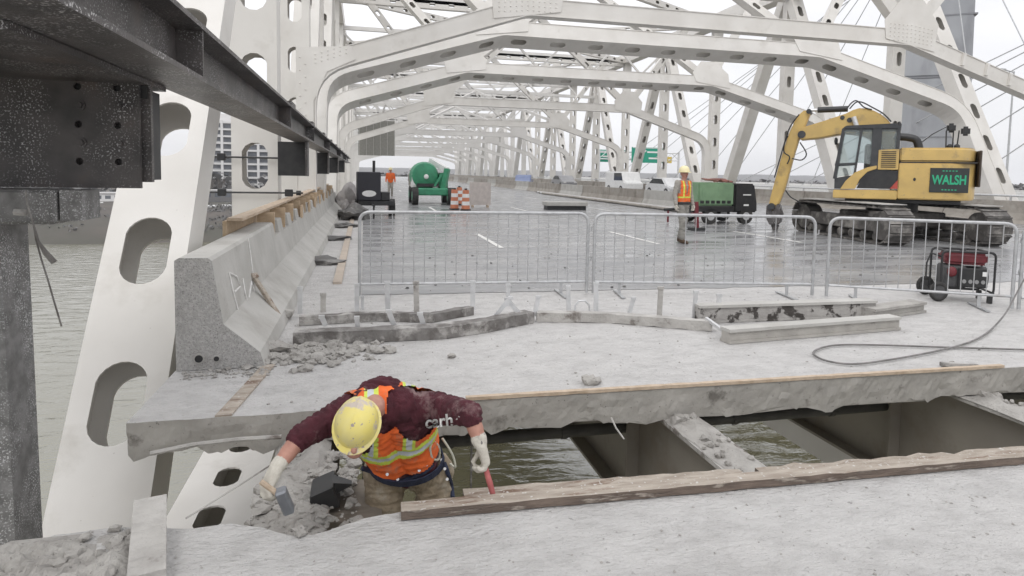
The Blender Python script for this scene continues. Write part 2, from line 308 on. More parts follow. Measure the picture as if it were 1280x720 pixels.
# built-up box member: solid webs on the +-u sides, perforated cover plates on the +-v sides
def member(name, parent, p, q, u, W, D, step=0.0, hl=0.5, hw=0.28, first=None, m=None, t=0.02, sub=True, rivets=False):
    p, q = Vector(p), Vector(q); e = (q-p); L = e.length; e.normalize(); u = Vector(u); u = (u-e*u.dot(e)).normalized(); v = e.cross(u)
    m = m or STEEL; wb = MB()
    for s in (-1, 1):
        wb.bar(p+u*(s*(W/2-t/2)), q+u*(s*(W/2-t/2)), D-2*t, t, up=u)
    root = wb.build(name, m, parent)
    holes = []
    if step:
        a = first if first is not None else step*0.6
        while a < L-hl*0.8: holes.append(a); a += step
    for s in (-1, 1):
        pb = MB(); perf(pb, p+v*(s*D/2), e, u, v*s, L, W, holes, hl, hw, t)
        pb.build('cover_plate', m, root)
    return root
# bent portal member following a path in a frame plane
def fillet(pts, rad, n=6):
    out = [Vector(pts[0])]
    for i in range(1, len(pts)-1):
        a, b, c = Vector(pts[i-1]), Vector(pts[i]), Vector(pts[i+1]); r = rad[i-1]
        d1, d2 = (a-b).normalized(), (c-b).normalized(); ang = d1.angle(d2); k = min(r/math.tan(ang/2), (a-b).length*0.45, (c-b).length*0.45)
        p1, p2 = b+d1*k, b+d2*k
        for j in range(n+1):
            s = j/n; out.append(p1*((1-s)**2)+b*(2*s*(1-s))+p2*(s*s))
    out.append(Vector(pts[-1])); return out
def bent(name, parent, path, o, ax, up, W, D, m, step=0.0, hl=0.55, hw=0.3, t=0.025):
    ax, up = Vector(ax), Vector(up); nr = ax.cross(up).normalized(); o = Vector(o); n = len(path)
    def side(k):
        r = []
        for i, p in enumerate(path):
            d1 = (path[i]-path[i-1]).normalized() if i else None; d2 = (path[i+1]-path[i]).normalized() if i < n-1 else None
            t1 = d1 or d2; t2 = d2 or d1
            n1 = Vector((-t1.y, t1.x)); n2 = Vector((-t2.y, t2.x)); mm = (n1+n2).normalized(); r.append(p+mm*(k/max(0.3, mm.dot(n1))))
        return r
    A, B = side(D/2), side(-D/2)
    def P(q, k): return o+ax*q.x+up*q.y+nr*k
    b = MB()
    for k in (-W/2, W/2-t):
        V = [P(q, k) for q in A]+[P(q, k) for q in B]+[P(q, k+t) for q in A]+[P(q, k+t) for q in B]
        F_ = []
        for i in range(n-1): F_ += [(i, i+1, n+i+1, n+i), (3*n+i, 3*n+i+1, 2*n+i+1, 2*n+i)]
        b.add(V, F_)
    root = b.build(name, m, parent)
    for S, sg, nm in ((A, 1, 'top_plate'), (B, -1, 'bottom_plate')):
        pb = MB(); lip = 0.05
        for i in range(n-1):
            p, q = P(S[i], 0), P(S[i+1], 0); d = q-p; L = d.length; d.normalize(); nn = d.cross(nr).normalized()
            if nn.dot(up*1.0+ax*0.001)*sg < 0 and abs(nn.dot(up)) > 0.05: nn = -nn
            elif abs(nn.dot(up)) <= 0.05:
                mid = (P(A[i], 0)+P(A[i+1], 0)-P(B[i], 0)-P(B[i+1], 0))*sg
                if nn.dot(mid) < 0: nn = -nn
            hs = []
            if step and L > 2.2 and abs(d.x) > 0.5:
                c = int((L-0.9)/step)+1; a0 = (L-(c-1)*step)/2; hs = [a0+j*step for j in range(c)]
            perf(pb, p+nn*t, d, nr, nn, L, W+lip, hs, hl, hw, t)
        pb.build(nm, m, root)
    return root

# ================================================================== SETTING: river, far bank, hills
b = MB(); b.add([(-1500, -300, -20), (1500, -300, -20), (1500, 1200, -20), (-1500, 1200, -20)], [(0, 1, 2, 3)])
struct(b.build('river_water', WATER))
# far bank: slope rising from the shore, one sheet to the horizon
rnd = random.Random(3)
xs = [-1500, -900, -600]+[-400+14*i for i in range(58)]+[600, 1000, 1500]
ys = [0, 6, 14, 24, 40, 80, 200, 500, 1500]
V = []
for i, x in enumerate(xs):
    shore = 196+6*math.sin(x*0.021)+4*noise.noise(Vector((x*0.03, 0, 0)))+(26 if x > 30 else 0)
    for j, y in enumerate(ys):
        z = [-21, -19.2, -17.0, -15.2, -14, -12.5, -11, -8, -4][j]+0.6*noise.noise(Vector((x*0.05, y*0.05, 3)))
        V.append((x, shore+y, z))
n = len(ys); F_ = [(i*n+j, (i+1)*n+j, (i+1)*n+j+1, i*n+j+1) for i in range(len(xs)-1) for j in range(n-1)]
b = MB(); b.add(V, F_); struct(b.build('far_bank_ground', BANK, smooth=True))
V = []; nx = 120   # low wooded hills closing the view
for i in range(nx+1):
    x = -1700+3400*i/nx
    for j, (y, zz) in enumerate(((1250, -9), (1400, 2), (1500, 9), (1650, 6))): V.append((x, y, zz+(5 if j in (1, 2) else 2)*noise.noise(Vector((x*.006, j, 1)))+1.5*noise.noise(Vector((x*.04, j, 4)))))
b = MB(); b.add(V, [(i*4+j, (i+1)*4+j, (i+1)*4+j+1, i*4+j+1) for i in range(nx) for j in range(3)]); struct(b.build('far_hills', WOODS, smooth=True))
b = MB()   # pale riverside path on the bank
pts = [(-150+8*i, 222+5*math.sin(i*0.5)+1.1*i) for i in range(16)]
for i in range(15):
    (x0, y0), (x1, y1) = pts[i], pts[i+1]
    b.add([(x0, y0-1.4, -14.75), (x1, y1-1.4, -14.75), (x1, y1+1.4, -14.2), (x0, y0+1.4, -14.2)], [(0, 1, 2, 3)])
struct(b.build('riverside_path', mat('path_pale', (0.42, 0.40, 0.37), None, 0.9)))

# ================================================================== DECK
def ragged(p, q, n, amp, seed, ampend=0.0):
    p, q = Vector(p), Vector(q); d = (q-p); nr = Vector((-d.y, d.x)).normalized(); out = []
    for i in range(n+1):
        s = i/n; k = noise.noise(Vector((s*d.length*3.1, seed, 0)))*amp+noise.noise(Vector((s*d.length*13, seed+9, 0)))*amp*0.4
        if i in (0, n): k *= ampend
        out.append(p+d*s+nr*k)
    return out
def slab(name, top, t, edge, seed, mats):   # outline with one uneven broken edge; undercut bottom
    b = MB(); n = len(top); bot = []
    for i, p in enumerate(top):
        if i in edge:
            bot.append((p.x+0.015*noise.noise(Vector((i*.7, seed, 1))), p.y+edge[i]*(0.015+0.022*abs(noise.noise(Vector((p.x*2.2, seed, 5))))+0.010*abs(noise.noise(Vector((p.x*19, seed, 5))))), -t+0.05*noise.noise(Vector((p.x*2.3, seed, 2)))+0.06*noise.noise(Vector((p.x*7, seed, 4)))+0.045*noise.noise(Vector((p.x*21, seed, 6)))))
        else: bot.append((p.x, p.y, -t))
    b.add([(p.x, p.y, 0) for p in top]+bot, [])
    b.cur = 0; b.f.append(tuple(range(n))); b.mi.append(0)
    b.f.append(tuple(range(2*n-1, n-1, -1))); b.mi.append(1)
    K = 4; rows = [list(range(n))]     # broken face: rows of uneven points between top and bottom edge
    for k in range(1, K):
        base = len(b.v)
        for i, p in enumerate(top):
            q = Vector(bot[i]); w = Vector((p.x, p.y, 0)).lerp(q, k/K)
            if i in edge: w.y += edge[i]*-0.009*(noise.noise(Vector((p.x*6, k*1.7, seed)))+0.9*noise.noise(Vector((p.x*23, k*2.3, seed+3)))); w.z += 0.012*noise.noise(Vector((p.x*15, k*3.1, seed+7)))
            b.v.append(w)
        rows.append(list(range(base, base+n)))
    rows.append(list(range(n, 2*n)))
    for A, B in zip(rows[:-1], rows[1:]):
        for i in range(n): j = (i+1) % n; b.f.append((A[j], A[i], B[i], B[j])); b.mi.append(1)
    return b.build(name, mats)
# near slab: the camera stands on it; its far edge is the near side of the opening
pl = [Vector((-1.46, 2.86)), Vector((-1.30, 2.98)), Vector((-1.10, 3.0)), Vector((-0.90, 2.96)), Vector((-0.74, 2.92)), Vector((-0.58, 2.925)), Vector((-0.47, 2.88)), Vector((-0.40, 2.83)), Vector((-0.30, 2.775)), Vector((-0.22, 2.76)),
      Vector((-0.15, 2.785)), Vector((-0.06, 2.82)), Vector((0.0, 2.85)), Vector((0.10, 2.86)), Vector((0.2, 2.875))]
pl = [pl[0]]+[q for a, c in zip(pl[:-1], pl[1:]) for q in ragged(a, c, 4, 0.010, a.x*9, 1.0)[1:]]
pl += ragged((0.2, 2.875), (25.2, 2.35), 160, 0.02, 5)[1:]
k = len(pl); top = list(reversed(pl+[Vector((25.2, -8)), Vector((-1.46, -8))]))
near = struct(slab('near_deck', top, 0.22, {i: -1.0 for i in range(2, 2+k)}, 2, [CONC, CUT]))
# far slab: from the far side of the opening on
fr = ragged((-1.44, 4.24), (0.7, 4.22), 70, 0.022, 11)+ragged((0.7, 4.22), (7.0, 4.127), 170, 0.016, 12)[1:]+ragged((7.0, 4.127), (25.2, 3.86), 120, 0.02, 13)[1:]
k2 = len(fr); top = fr+[Vector((25.2, 185)), Vector((-1.44, 185))]
far = struct(slab('far_deck', top, 0.225, {i: 1.0 for i in range(0, k2)}, 3, [CONC, CUT]))
# old roadway surface, wet, 4 mm proud, starting beyond the broken joint
fr = ragged((-0.02, 8.15), (24.3, 7.3), 120, 0.10, 21)
b = MB(); P = [(p.x, p.y, 0.006) for p in fr]+[(24.3, 184, 0.006), (-0.02, 184, 0.006)]
b.add(P, [tuple(range(len(P)))]); struct(b.build('wet_roadway', ROAD))
# lane dashes
dm = MB(); dm.add([(-0.055, 0, 0), (0.055, 0, 0), (0.055, 3.0, 0), (-0.055, 3.0, 0)], [(0, 1, 2, 3)])
d0 = None
for lx in (2.86, 6.72, 10.6):
    for i in range(9):
        y = 12.9+12.2*i+(0.45 if lx > 5 else 0)
        if d0 is None: d0 = dm.build('lane_marking', PAINT); o = d0
        else: o = d0.copy(); col.objects.link(o)
        o.location = (lx, y, 0.011); struct(o)
# timber edge strip along the deck gap by the parapet
b = MB(); b.bb(-0.42, -0.30, 9.0, 21, 0.0, 0.035)
tag(b.build('timber_strip', mat('tan_board', (0.50, 0.43, 0.36), (0.42, 0.36, 0.30), 0.8, scale=3)), 'long tan board lying on the deck beside the concrete parapet', 'board')

# stringers under the deck, seen through the opening
def stringer(x, label, dep=1.05, y0=-2, y1=16):
    t = thing('deck_stringer', label, 'girder', (x, 0, 0))
    MB().bb(-0.15, 0.15, y0, y1, -0.275, -0.245).build('top_flange', CRUST, t)
    MB().bb(-0.012, 0.012, y0, y1, -0.25-dep+0.03, -0.276).build('web', GIRD, t)
    MB().bb(-0.15, 0.15, y0, y1, -0.25-dep, -0.25-dep+0.029).build('bottom_flange', GIRD, t)
    st = MB().bb(-0.13, -0.013, 4.9, 4.92, -0.25-dep+0.03, -0.276)
    for k in (0,): st.build('stiffener', GIRD, t)
    return t
stringer(-0.38, 'girder under the opening beside the crouching worker, flange heaped with rubble')
stringer(2.36, 'deep brown girder crossing the middle of the deck opening')
stringer(5.12, 'deep girder under the opening with rubble on its flange, near the hose')
for i, q in enumerate(('next beyond the hose end', 'second beyond the hose end', 'third beyond the hose end')): stringer(7.9+2.75*i, 'girder under the deck '+q, y1=12)
# broken mortar caps on stringer flanges
def cap(x, y0, y1, seed, label, hh=0.05, w=0.3):
    b = MB(); n = 14; m = 6; V = []
    for i in range(n+1):
        for j in range(m+1):
            s = i/n; u = j/m-0.5; h = hh*(0.5+1.2*noise.noise(Vector((s*5, u*3, seed)))+0.5*noise.noise(Vector((s*17, u*9, seed))))*(1-(2*abs(u))**4)
            e = 0.03*noise.noise(Vector((s*6, seed, u)))
            V.append((x+u*w+e*(abs(u)*2), y0+(y1-y0)*s, -0.243+max(0.002, h)))
    F_ = [(i*(m+1)+j, i*(m+1)+j+1, (i+1)*(m+1)+j+1, (i+1)*(m+1)+j) for i in range(n) for j in range(m)]
    b.add(V, F_)
    for i in range(26):
        u = random.uniform(-.45, .45); b.lump((x+u*w, random.uniform(y0+.05, y1-.05), -0.225), random.uniform(.012, .045), seed*50+i)
    return tag(stuff(b.build('mortar_crust', CONCF)), label, 'rubble')
cap(-0.38, 3.0, 4.4, 1, 'broken concrete heaped on girder flange left of the crouching worker', 0.09, 0.34)
cap(2.36, 3.1, 4.35, 2, 'thin mortar crust on the girder flange mid opening', 0.025, 0.28)
cap(5.12, 3.2, 4.3, 3, 'broken concrete crumbs on the girder flange near the hose', 0.05, 0.34)
# conduit and cross angle under the far edge of the opening
t = thing('under_deck_conduit', 'dark conduit pipe running across beneath the far edge of the opening', 'pipe', (0, 5.05, -0.645))
PIPE = mat('conduit_grey', (0.075, 0.072, 0.065), (0.05, 0.048, 0.044), 0.6)
for x0, x1 in ((-.2, 2.30), (2.42, 5.06), (5.18, 7.8)):
    o = MB().tube([(x0, 0, 0), (x1, 0, 0)], 0.052, 10).build('pipe_length', PIPE, t, smooth=True)
    for q in (.35, .75): x = x0+(x1-x0)*q; MB().tube([(x, 0, 0), (x+.05, 0, 0)], 0.062, 10).build('coupling', PIPE, o)
# lower bracing gusset box seen below the opening
t = thing('lower_bracing', 'pale grey box of lower bracing seen through the opening above water', 'bracing', PZ(1040, 553, -3.4), R(0))
b = MB(); b.hexa([(-0.35, -0.9, -.25), (0.45, -0.9, -.25), (0.45, 1.6, -.25), (-0.35, 1.6, -.25), (-0.15, -0.9, .3), (0.45, -0.9, .3), (0.45, 1.6, .3), (-0.15, 1.6, .3)]); b.build('box_strut', STEEL, t)
MB().bb(-0.05, 0.4, -0.93, -0.905, -0.2, 0.22).build('opening_shade', BLACK, t)  # black plate painted as the shade inside the box end
member('lateral_strut', t, (0.2, 1.5, 0), (6, 14, 0), (0, 0, 1), 0.4, 0.4, 1.1)
# rod hanging at broken slab end, rebar stubs
b = MB(); b.tube([PY(188, 567, 4.12), PY(240, 556, 4.13), PY(300, 549, 4.13), PY(352, 546, 4.12)], 0.014, 6)
tag(b.build('steel_rod', CRUST, smooth=True), 'thin grey rod slung along the bottom of the broken slab end', 'rod')
b = MB(); b.tube([PY(764, 522, 4.12), PY(770, 535, 4.05), PY(780, 549, 4.0)], 0.006, 5)
tag(b.build('bent_rebar', CRUST), 'short bent rebar hanging from the far edge of the opening', 'rebar')

# ================================================================== TRUSSES
XL, XR = -1.95, 25.95
ZB, ZT = -1.9, 12.8
left = thing('bridge_truss', 'cream steel truss side standing right behind the concrete parapet', 'truss', (0, 0, 0))
right = thing('bridge_truss', 'cream steel truss side standing behind the yellow excavator', 'truss', (0, 0, 0))
UX = (1, 0, 0)
def far_bar(nm, par, p, q, w, d):
    return MB().bar(p, q, w, d, up=(0, 1, 0.001)).build(nm, STEELF, par)
for par, X in ((left, XL), (right, XR)):
    s = -1 if X < 0 else 1
    member('vertical_post', par, (X, 19.6 if s < 0 else 18.2, ZB), (X, 19.6 if s < 0 else 18.2, ZT), UX, 0.8, 0.5, 1.45, 0.75, 0.4)
    for Y in (26.5, 34.8, 43.1, 51.4, 59.7, 68.0, 76.3, 84.6, 92.9):
        member('vertical_post', par, (X, Y, ZB), (X, Y, ZT), UX, 0.75, 0.42 if s > 0 else 0.5, 1.7, 0.7, 0.3)
    for i in range(10): far_bar('vertical_post', par, (X, 101.2+8.3*i, ZB), (X, 101.2+8.3*i, ZT), 0.7, 0.45)
    member('diagonal', par, (X, 19.3, ZB), (X, 26.3, ZT), UX, 0.85, 0.6, 1.55, 0.75, 0.34)
    member('diagonal', par, (X, 28.0, ZB), (X, 34.6, ZT), UX, 0.8, 0.55, 1.55, 0.75, 0.34)
    for i in range(9):
        yb, yt = 43.1+16.6*i, 34.8+16.6*i
        if i < 4:
            member('diagonal', par, (X, yb-0.8, ZB), (X, yt+0.4, ZT), UX, 0.75, 0.6, 1.7 if i else 0, 0.7, 0.32)
            member('diagonal', par, (X, yb+0.8, ZB), (X, yt+16.2, ZT), UX, 0.75, 0.55, 1.7, 0.7, 0.32)
        else:
            far_bar('diagonal', par, (X, yb-0.8, ZB), (X, yt+0.4, ZT), 0.7, 0.55); far_bar('diagonal', par, (X, yb+0.8, ZB), (X, yt+16.2, ZT), 0.7, 0.55)
    member('top_chord', par, (X, -4, ZT+0.5), (X, 180, ZT+0.5), UX, 0.9, 0.9)
    Xc = X if s > 0 else -1.50
    member('bottom_chord', par, (Xc, -6, -2.35), (Xc, 60, -2.35), UX, 0.84, 0.9, 0.86, 0.46, 0.27, first=0.52)
    far_bar('bottom_chord', par, (X, 60, -2.35), (X, 180, -2.35), 0.8, 0.8)
# near left diagonal and post, placed from the picture (inner face just outside the parapet)
XD = -1.885
D0, D1 = Vector((XD, 4.22, -2.45)), Vector((XD, 12.5, 10.2))
e = (D1-D0).normalized()
def along(y): return (y-D0.y)/e.y
dg = MB(); W, D, t = 0.68, 0.45, 0.02; vv = e.cross(Vector(UX)); nrm = -vv if vv.y > 0 else vv
root = MB()
for s in (-1, 1): root.bar(D0+Vector(UX)*(s*(W/2-t/2)), D1+Vector(UX)*(s*(W/2-t/2)), D-2*t, t, up=UX)
root = root.build('diagonal', STEEL, left)
L = (D1-D0).length
for s in (-1, 1):
    pb = MB(); hs = [1.13+1.34*i for i in range(10)]
    perf(pb, D0+nrm*(s*D/2), e, UX, nrm*s, L, W, hs, 0.66, 0.38, t, 10); pb.build('cover_plate', STEEL, root)
member('vertical_post', left, (XL, 12.55, ZB), (XL, 12.55, ZT), UX, 0.8, 0.5, 1.62, 0.86, 0.46, first=1.93)
member('vertical_post', left, (XL, 4.0-9, ZB), (XL, 4.0-9, ZT), UX, 0.8, 0.5)
# splice plate with rivets where the near sway frame joins
# ================================================================== SWAY FRAMES
def rivets(par, grid, r=0.022):
    b = MB()
    for p, d in grid: b.cyl(p, Vector(p)+Vector(d)*0.02, r, 6, r*0.6)
    return stuff(b.build('rivet_rows', STEEL, par))
def sway(Y0, tilt, W, D, label, zc=6.6, zk=4.45, step=0.0, m=None, top=True, rv=False, detail=True, hl=0.62, hw=0.34, xa=5.0, xb=18.8):
    m = m or STEEL
    t = thing('sway_frame', label, 'sway frame', (0, 0, 0)); up = Vector((0, math.sin(tilt), math.cos(tilt))); o = (0, Y0, 0)
    xl, xr = -1.52, 25.42
    k = 1/math.cos(tilt)
    path = fillet([(xl, -0.6), (xl, zk*k), (xa, zc*k), (xb, zc*k), (xr, zk*k), (xr, -0.6)], [1.5, 1.2, 1.2, 1.5])
    bent('portal_beam', t, path, o, UX, up, W, D, m, step, hl, hw)
    P = lambda x, s: Vector(o)+Vector(UX)*x+up*s
    if top:
        zt = ZT*k
        fn = (lambda nm, p, q, w, d, st: member(nm, t, p, q, up, w, d, st, 0.4, 0.22, m=m)) if detail else (lambda nm, p, q, w, d, st: MB().bar(p, q, d, w, up=up).build(nm, m, t))
        fn('top_strut', P(xl, zt), P(xr, zt), 0.55, 0.4, 1.3)
        for x, x2 in ((xa, 0.4), (xa, 11.9), (xb, 11.9), (xb, 23.4)):
            fn('brace', P(x, zc*k+0.2), P(x2, zt-0.2), 0.42, 0.34, 1.2)
    for x, sg in ((xa, 1), (xb, -1)):   # gusset plates at the bends
        g = [P(x-1.0, zc*k-(0.42 if sg > 0 else 0.1)), P(x+1.0, zc*k-(0.1 if sg > 0 else 0.42)), P(x+1.1, zc*k+0.5), P(x+0.45, zc*k+1.25), P(x-0.45, zc*k+1.25), P(x-1.1, zc*k+0.5)]
        nn = Vector(UX).cross(up)
        if nn.y > 0: nn = -nn
        gb = MB(); gb.prism([p+nn*(W/2+0.012) for p in g], nn*0.016); gb.build('gusset_plate', m, t)
        if rv:
            rivets(t, [(P(x-0.85+0.17*i, zc*k-0.12+0.13*j-(0.11*max(0, (-sg*(x-0.85+0.17*i-x))))) + nn*(W/2+0.028), nn) for i in range(11) for j in range(5)])
    if rv:
        nn = Vector((0, -1, 0))
        gb = MB(); gb.prism([P(xl-0.25, zk-1.9)+nn*(W/2+.012), P(xl+0.2, zk-1.9)+nn*(W/2+.012), P(xl+0.2, zk-0.9)+nn*(W/2+.012), P(xl+0.55, zk-0.1)+nn*(W/2+.012), P(xl+1.3, zk+0.27)+nn*(W/2+.012), P(xl+1.2, zk+0.62)+nn*(W/2+.012), P(xl-0.25, zk+0.5)+nn*(W/2+.012)], nn*0.016); gb.build('gusset_plate', m, t)
        rivets(t, [(P(xl-0.15+0.14*(i % 2), zk-1.8+0.17*i)+nn*(W/2+.028), nn) for i in range(13)]+[(P(xl+0.25+0.16*i, zk+0.12+0.06*i+0.11*j)+nn*(W/2+.028), nn) for i in range(6) for j in range(3)])
        gb = MB()   # stiffeners along the right slope
        for i in range(5):
            x = 20.2+1.05*i; z = zc-(x-xb)*(zc-zk)/(xr-xb)
            gb.bar(P(x, z-0.2)+nn*(W/2+.05), P(x+0.06, z+0.22)+nn*(W/2+.05), 0.1, 0.09, up=(0, 1, 0))
        gb.build('stiffener', m, t)
    return t
sway(18.0, 0, 0.34, 0.46, 'nearest riveted sway frame spanning overhead, slender grey bent beam', zc=6.42, zk=4.35, rv=True, xa=4.6, xb=18.0)
sway(20.25, R(25.5), 0.72, 0.62, 'leaning sway frame with wide underside holes ending by the excavator mast top', zc=6.85, zk=4.75, step=1.55)
sway(28.85, R(24.2), 0.66, 0.58, 'second leaning sway frame with underside holes, behind the excavator arm', zc=6.75, zk=4.7, step=1.55)
lab = ['plain bent sway frame whose curved knee lands left of the compressor', 'bent sway frame whose right knee ends near the green road signs', 'bent sway frame next beyond the green road signs',
       'far sway frame just in front of the grey containment panel', 'far sway frame behind the grey containment panel', 'very distant sway frame, fifth from the bridge end', 'very distant sway frame, fourth from the bridge end',
       'very distant sway frame, third from the bridge end', 'very distant sway frame, last but one at the bridge end']
for i in range(9):
    sway(43.1+16.6*i, 0, 0.4, 0.5, lab[i], zc=6.45-0.05*i, zk=4.3, detail=i < 3, m=STEEL if i < 2 else STEELF)
# lateral bracing overhead between the frames
lat = thing('top_lateral_bracing', 'crossing steel braces high overhead between the two truss sides', 'bracing', (0, 0, 0))
yy = [18.0, 26.5, 34.8]+[43.1+8.3*i for i in range(15)]
for i in range(len(yy)-1):
    a, c = yy[i], yy[i+1]
    for (x0, x1) in ((XL, 11.9), (XR, 11.9)):
        p, q = ((x0, a, ZT+0.2), (x1, c, ZT+0.2)) if i % 2 else ((x1, a, ZT+0.2), (x0, c, ZT+0.2))
        if i < 7: member('brace', lat, p, q, (0, 0, 1), 0.4, 0.34, 1.2, 0.4, 0.2)
        else: MB().bar(p, q, 0.34, 0.36).build('brace', STEELF, lat)
    if i % 2: MB().bar((XL, a, ZT+0.3), (XR, a, ZT+0.3), 0.4, 0.5).build('cross_strut', STEELF, lat)
for i in range(6): MB().bar((11.9, yy[i], ZT+0.1), (11.9, yy[i+1], ZT+0.1), 0.25, 0.3).build('ridge_strut', STEELF, lat)
# lattice struts at the panels between the sway frames
for i in range(8):
    Y = 51.4+16.6*i; zl = ZT-2.4; n = 12
    for z in (zl, ZT-0.1): MB().bar((XL, Y, z), (XR, Y, z), 0.3, 0.3).build('lattice_chord', STEELF, lat)
    for k in range(n):
        x0, x1 = XL+(XR-XL)*k/n, XL+(XR-XL)*(k+1)/n
        MB().bar((x0, Y, zl if k % 2 else ZT-.1), (x1, Y, ZT-.1 if k % 2 else zl), 0.16, 0.16, up=(0, 1, 0)).build('lattice_bar', STEELF, lat)
for i in range(1, 7):
    a = 43.1+16.6*i
    for x in (XL+5.5, XR-5.5, 11.9): MB().bar((x, a, ZT+0.1), (x, a+16.6, ZT+0.1), 0.26, 0.3).build('stringer_strut', STEELF, lat)
    MB().bar((5.0, a, 6.6), (11.9, a+8.3, ZT-2.4), 0.24, 0.24).build('knee_brace', STEELF, lat); MB().bar((18.8, a, 6.6), (11.9, a+8.3, ZT-2.4), 0.24, 0.24).build('knee_brace', STEELF, lat)
# containment panel hung in a far frame
t = thing('containment_panel', 'grey slatted containment screen hung high inside a far sway frame', 'screen', (0, 72, 0))
MB().bb(-0.6, 3.4, 0, 0.06, 3.3, 7.2).build('sheet', mat('screen_grey', (0.27, 0.265, 0.24), (0.22, 0.215, 0.195), 0.8), t)
for i in range(6): MB().bb(-0.5+0.76*i, -0.43+0.76*i, -0.05, -0.002, 3.3, 7.2).build('batten', mat('batten', (0.42, 0.41, 0.38), None, 0.8), t)

# ================================================================== CONCRETE PARAPET on the left
t = thing('concrete_parapet', 'long pale concrete jersey parapet with sawn aggregate end and sprayed mark', 'parapet', (0, 0, 0))
prof = [(-1.43, 0.0), (-1.43, 0.87), (-1.405, 0.89), (-1.19, 0.89), (-1.165, 0.865), (-1.08, 0.36), (-0.81, 0.12), (-0.775, 0.0)]
lowp = [(-1.43, 0.0), (-1.43, 0.70), (-1.155, 0.70), (-1.08, 0.36), (-0.81, 0.12), (-0.775, 0.0)]
Y0, Y1, Y2 = 5.27, 8.75, 27.0
b = MB(); n = len(prof); rings = 10; V = []
for i in range(rings+1):
    y = Y0+(Y1-Y0)*i/rings
    for k, (x, z) in enumerate(prof):
        w = 0.012*noise.noise(Vector((k*1.3, 3.1, 1))) if i == 0 else 0.004*noise.noise(Vector((y*2, k, 0)))
        V.append((x+(w if 0 < k < n-1 else 0), y+(0.02*noise.noise(Vector((k*2.7, 9, 0))) if i == 0 else 0), 0.004+z))
b.add(V, [(i*n+k, i*n+(k+1) % n, (i+1)*n+(k+1) % n, (i+1)*n+k) for i in range(rings) for k in range(n)])
b.cur = 1; b.add([V[k]for k in range(n)], [tuple(range(n-1, -1, -1))]); b.cur = 0; b.add([V[rings*n+k] for k in range(n)], [tuple(range(n))])
b.build('wall_section', [BARR, AGG], t)
b = MB(); b.prism([(x, Y1, z+0.004) for x, z in lowp], (0, Y2-Y1, 0)); b.build('wall_section', BARR, t)
# sockets in the end face
for px_, r in ((249, 0.030), (271, 0.020)):
    p = PY(px_, 448, Y0); rr = r
    b = MB(); b.cyl((p.x, Y0-0.012, p.z), (p.x, Y0+0.01, p.z), rr*1.35, 14); b.build('socket_collar', BARR, t)
    b = MB(); b.cyl((p.x, Y0-0.016, p.z), (p.x, Y0-0.011, p.z), rr, 14); b.build('dowel_socket', BLACK, t)
# stubs of the unfinished top and timber forms
stub = None
for i in range(15):
    y = Y1+0.75+i*1.15
    if stub is None:
        b = MB(); b.prism([(-1.40, -0.17, 0.69), (-1.40, -0.17, 0.885), (-1.19, -0.17, 0.885), (-1.156, -0.17, 0.69)], (0, 0.42, 0)); stub = b.build('stub', BARR, t, bevel=0.012); o = stub
    else: o = stub.copy(); col.objects.link(o)
    o.location = (0, y, 0)
t = thing('timber_form', 'tan plywood formwork fixed along the top of the concrete parapet', 'formwork', (0, 0, 0))
MB().bar((-1.455, 7.2, 0.93), (-1.455, 25.5, 0.93), 0.035, 0.20).build('back_board', PLY, t)
MB().bar((-1.36, 7.25, 1.045), (-1.40, 25.5, 1.045), 0.16, 0.03).build('cap_board', WOOD, t)
for i in range(15):
    y = Y1+0.24+i*1.15
    if i == 0: st = MB().box((-1.29, 0, 0.86), (0.22, 0.05, 0.30)).build('cross_board', PLY, t); o = st
    else: o = st.copy(); col.objects.link(o)
    o.location = (0, y, 0)
for i in range(7):
    y = 12.5+i*1.7
    if i == 0: st = MB().box((-1.155, 0, 0.80), (0.03, 0.34, 0.24)).build('face_board', PLY, t); o = st
    else: o = st.copy(); col.objects.link(o)
    o.location = (0, y, 0)
# sprayed letters on the parapet face
def onface(x, y):
    X = -1.12
    for _ in range(6):
        p = PX(x, y, X); z = max(0.36, min(0.865, p.z-0.004)); X = -1.165+0.085*(0.865-z)/0.505
    return PX(x, y, X+0.004)
spray = mat('white_spray', (0.70, 0.69, 0.67), (0.60, 0.59, 0.57), 0.8, scale=30)
t = thing('sprayed_mark', 'white sprayed letters PW on the concrete parapet face', 'graffiti', (0, 0, 0))
for stroke in ([(286, 341), (291, 364), (297, 387)], [(286, 341), (296, 346), (300, 358), (293, 365)], [(303, 348), (306, 366), (310, 382), (312, 364), (314, 352), (318, 366), (322, 380), (324, 362)]):
    b = MB(); b.tube([onface(*p) for p in stroke], 0.010, 5); o = b.build('letter', spray, t)
b = MB(); b.tube([onface(310, 298), onface(313, 318), onface(316, 342)], 0.007, 5); b.build('drip_line', spray, t)
b = MB(); b.bar((-1.085, 6.72, 0.50), (-0.825, 6.60, 0.10), 0.055, 0.035); b.bar((-1.10, 6.735, 0.53), (-1.075, 6.715, 0.485), 0.085, 0.05)
tag(b.build('wooden_stick', WOODG, bevel=0.005), 'short wooden stick leaning on the concrete parapet face', 'stick')
# timber board set in the deck from the parapet toe to the opening
b = MB(); b.add([(-0.93, 4.24, 0.012), (-0.83, 4.24, 0.012), (-0.70, 5.30, 0.012), (-0.80, 5.30, 0.012), (-0.93, 4.24, -0.03), (-0.83, 4.24, -0.03), (-0.70, 5.30, -0.03), (-0.80, 5.30, -0.03)], [(0, 1, 2, 3), (1, 0, 4, 5), (0, 3, 7, 4), (2, 1, 5, 6), (3, 2, 6, 7)])
tag(b.build('edge_board', WOODG), 'pale board let into the deck below the end of the concrete parapet', 'board')

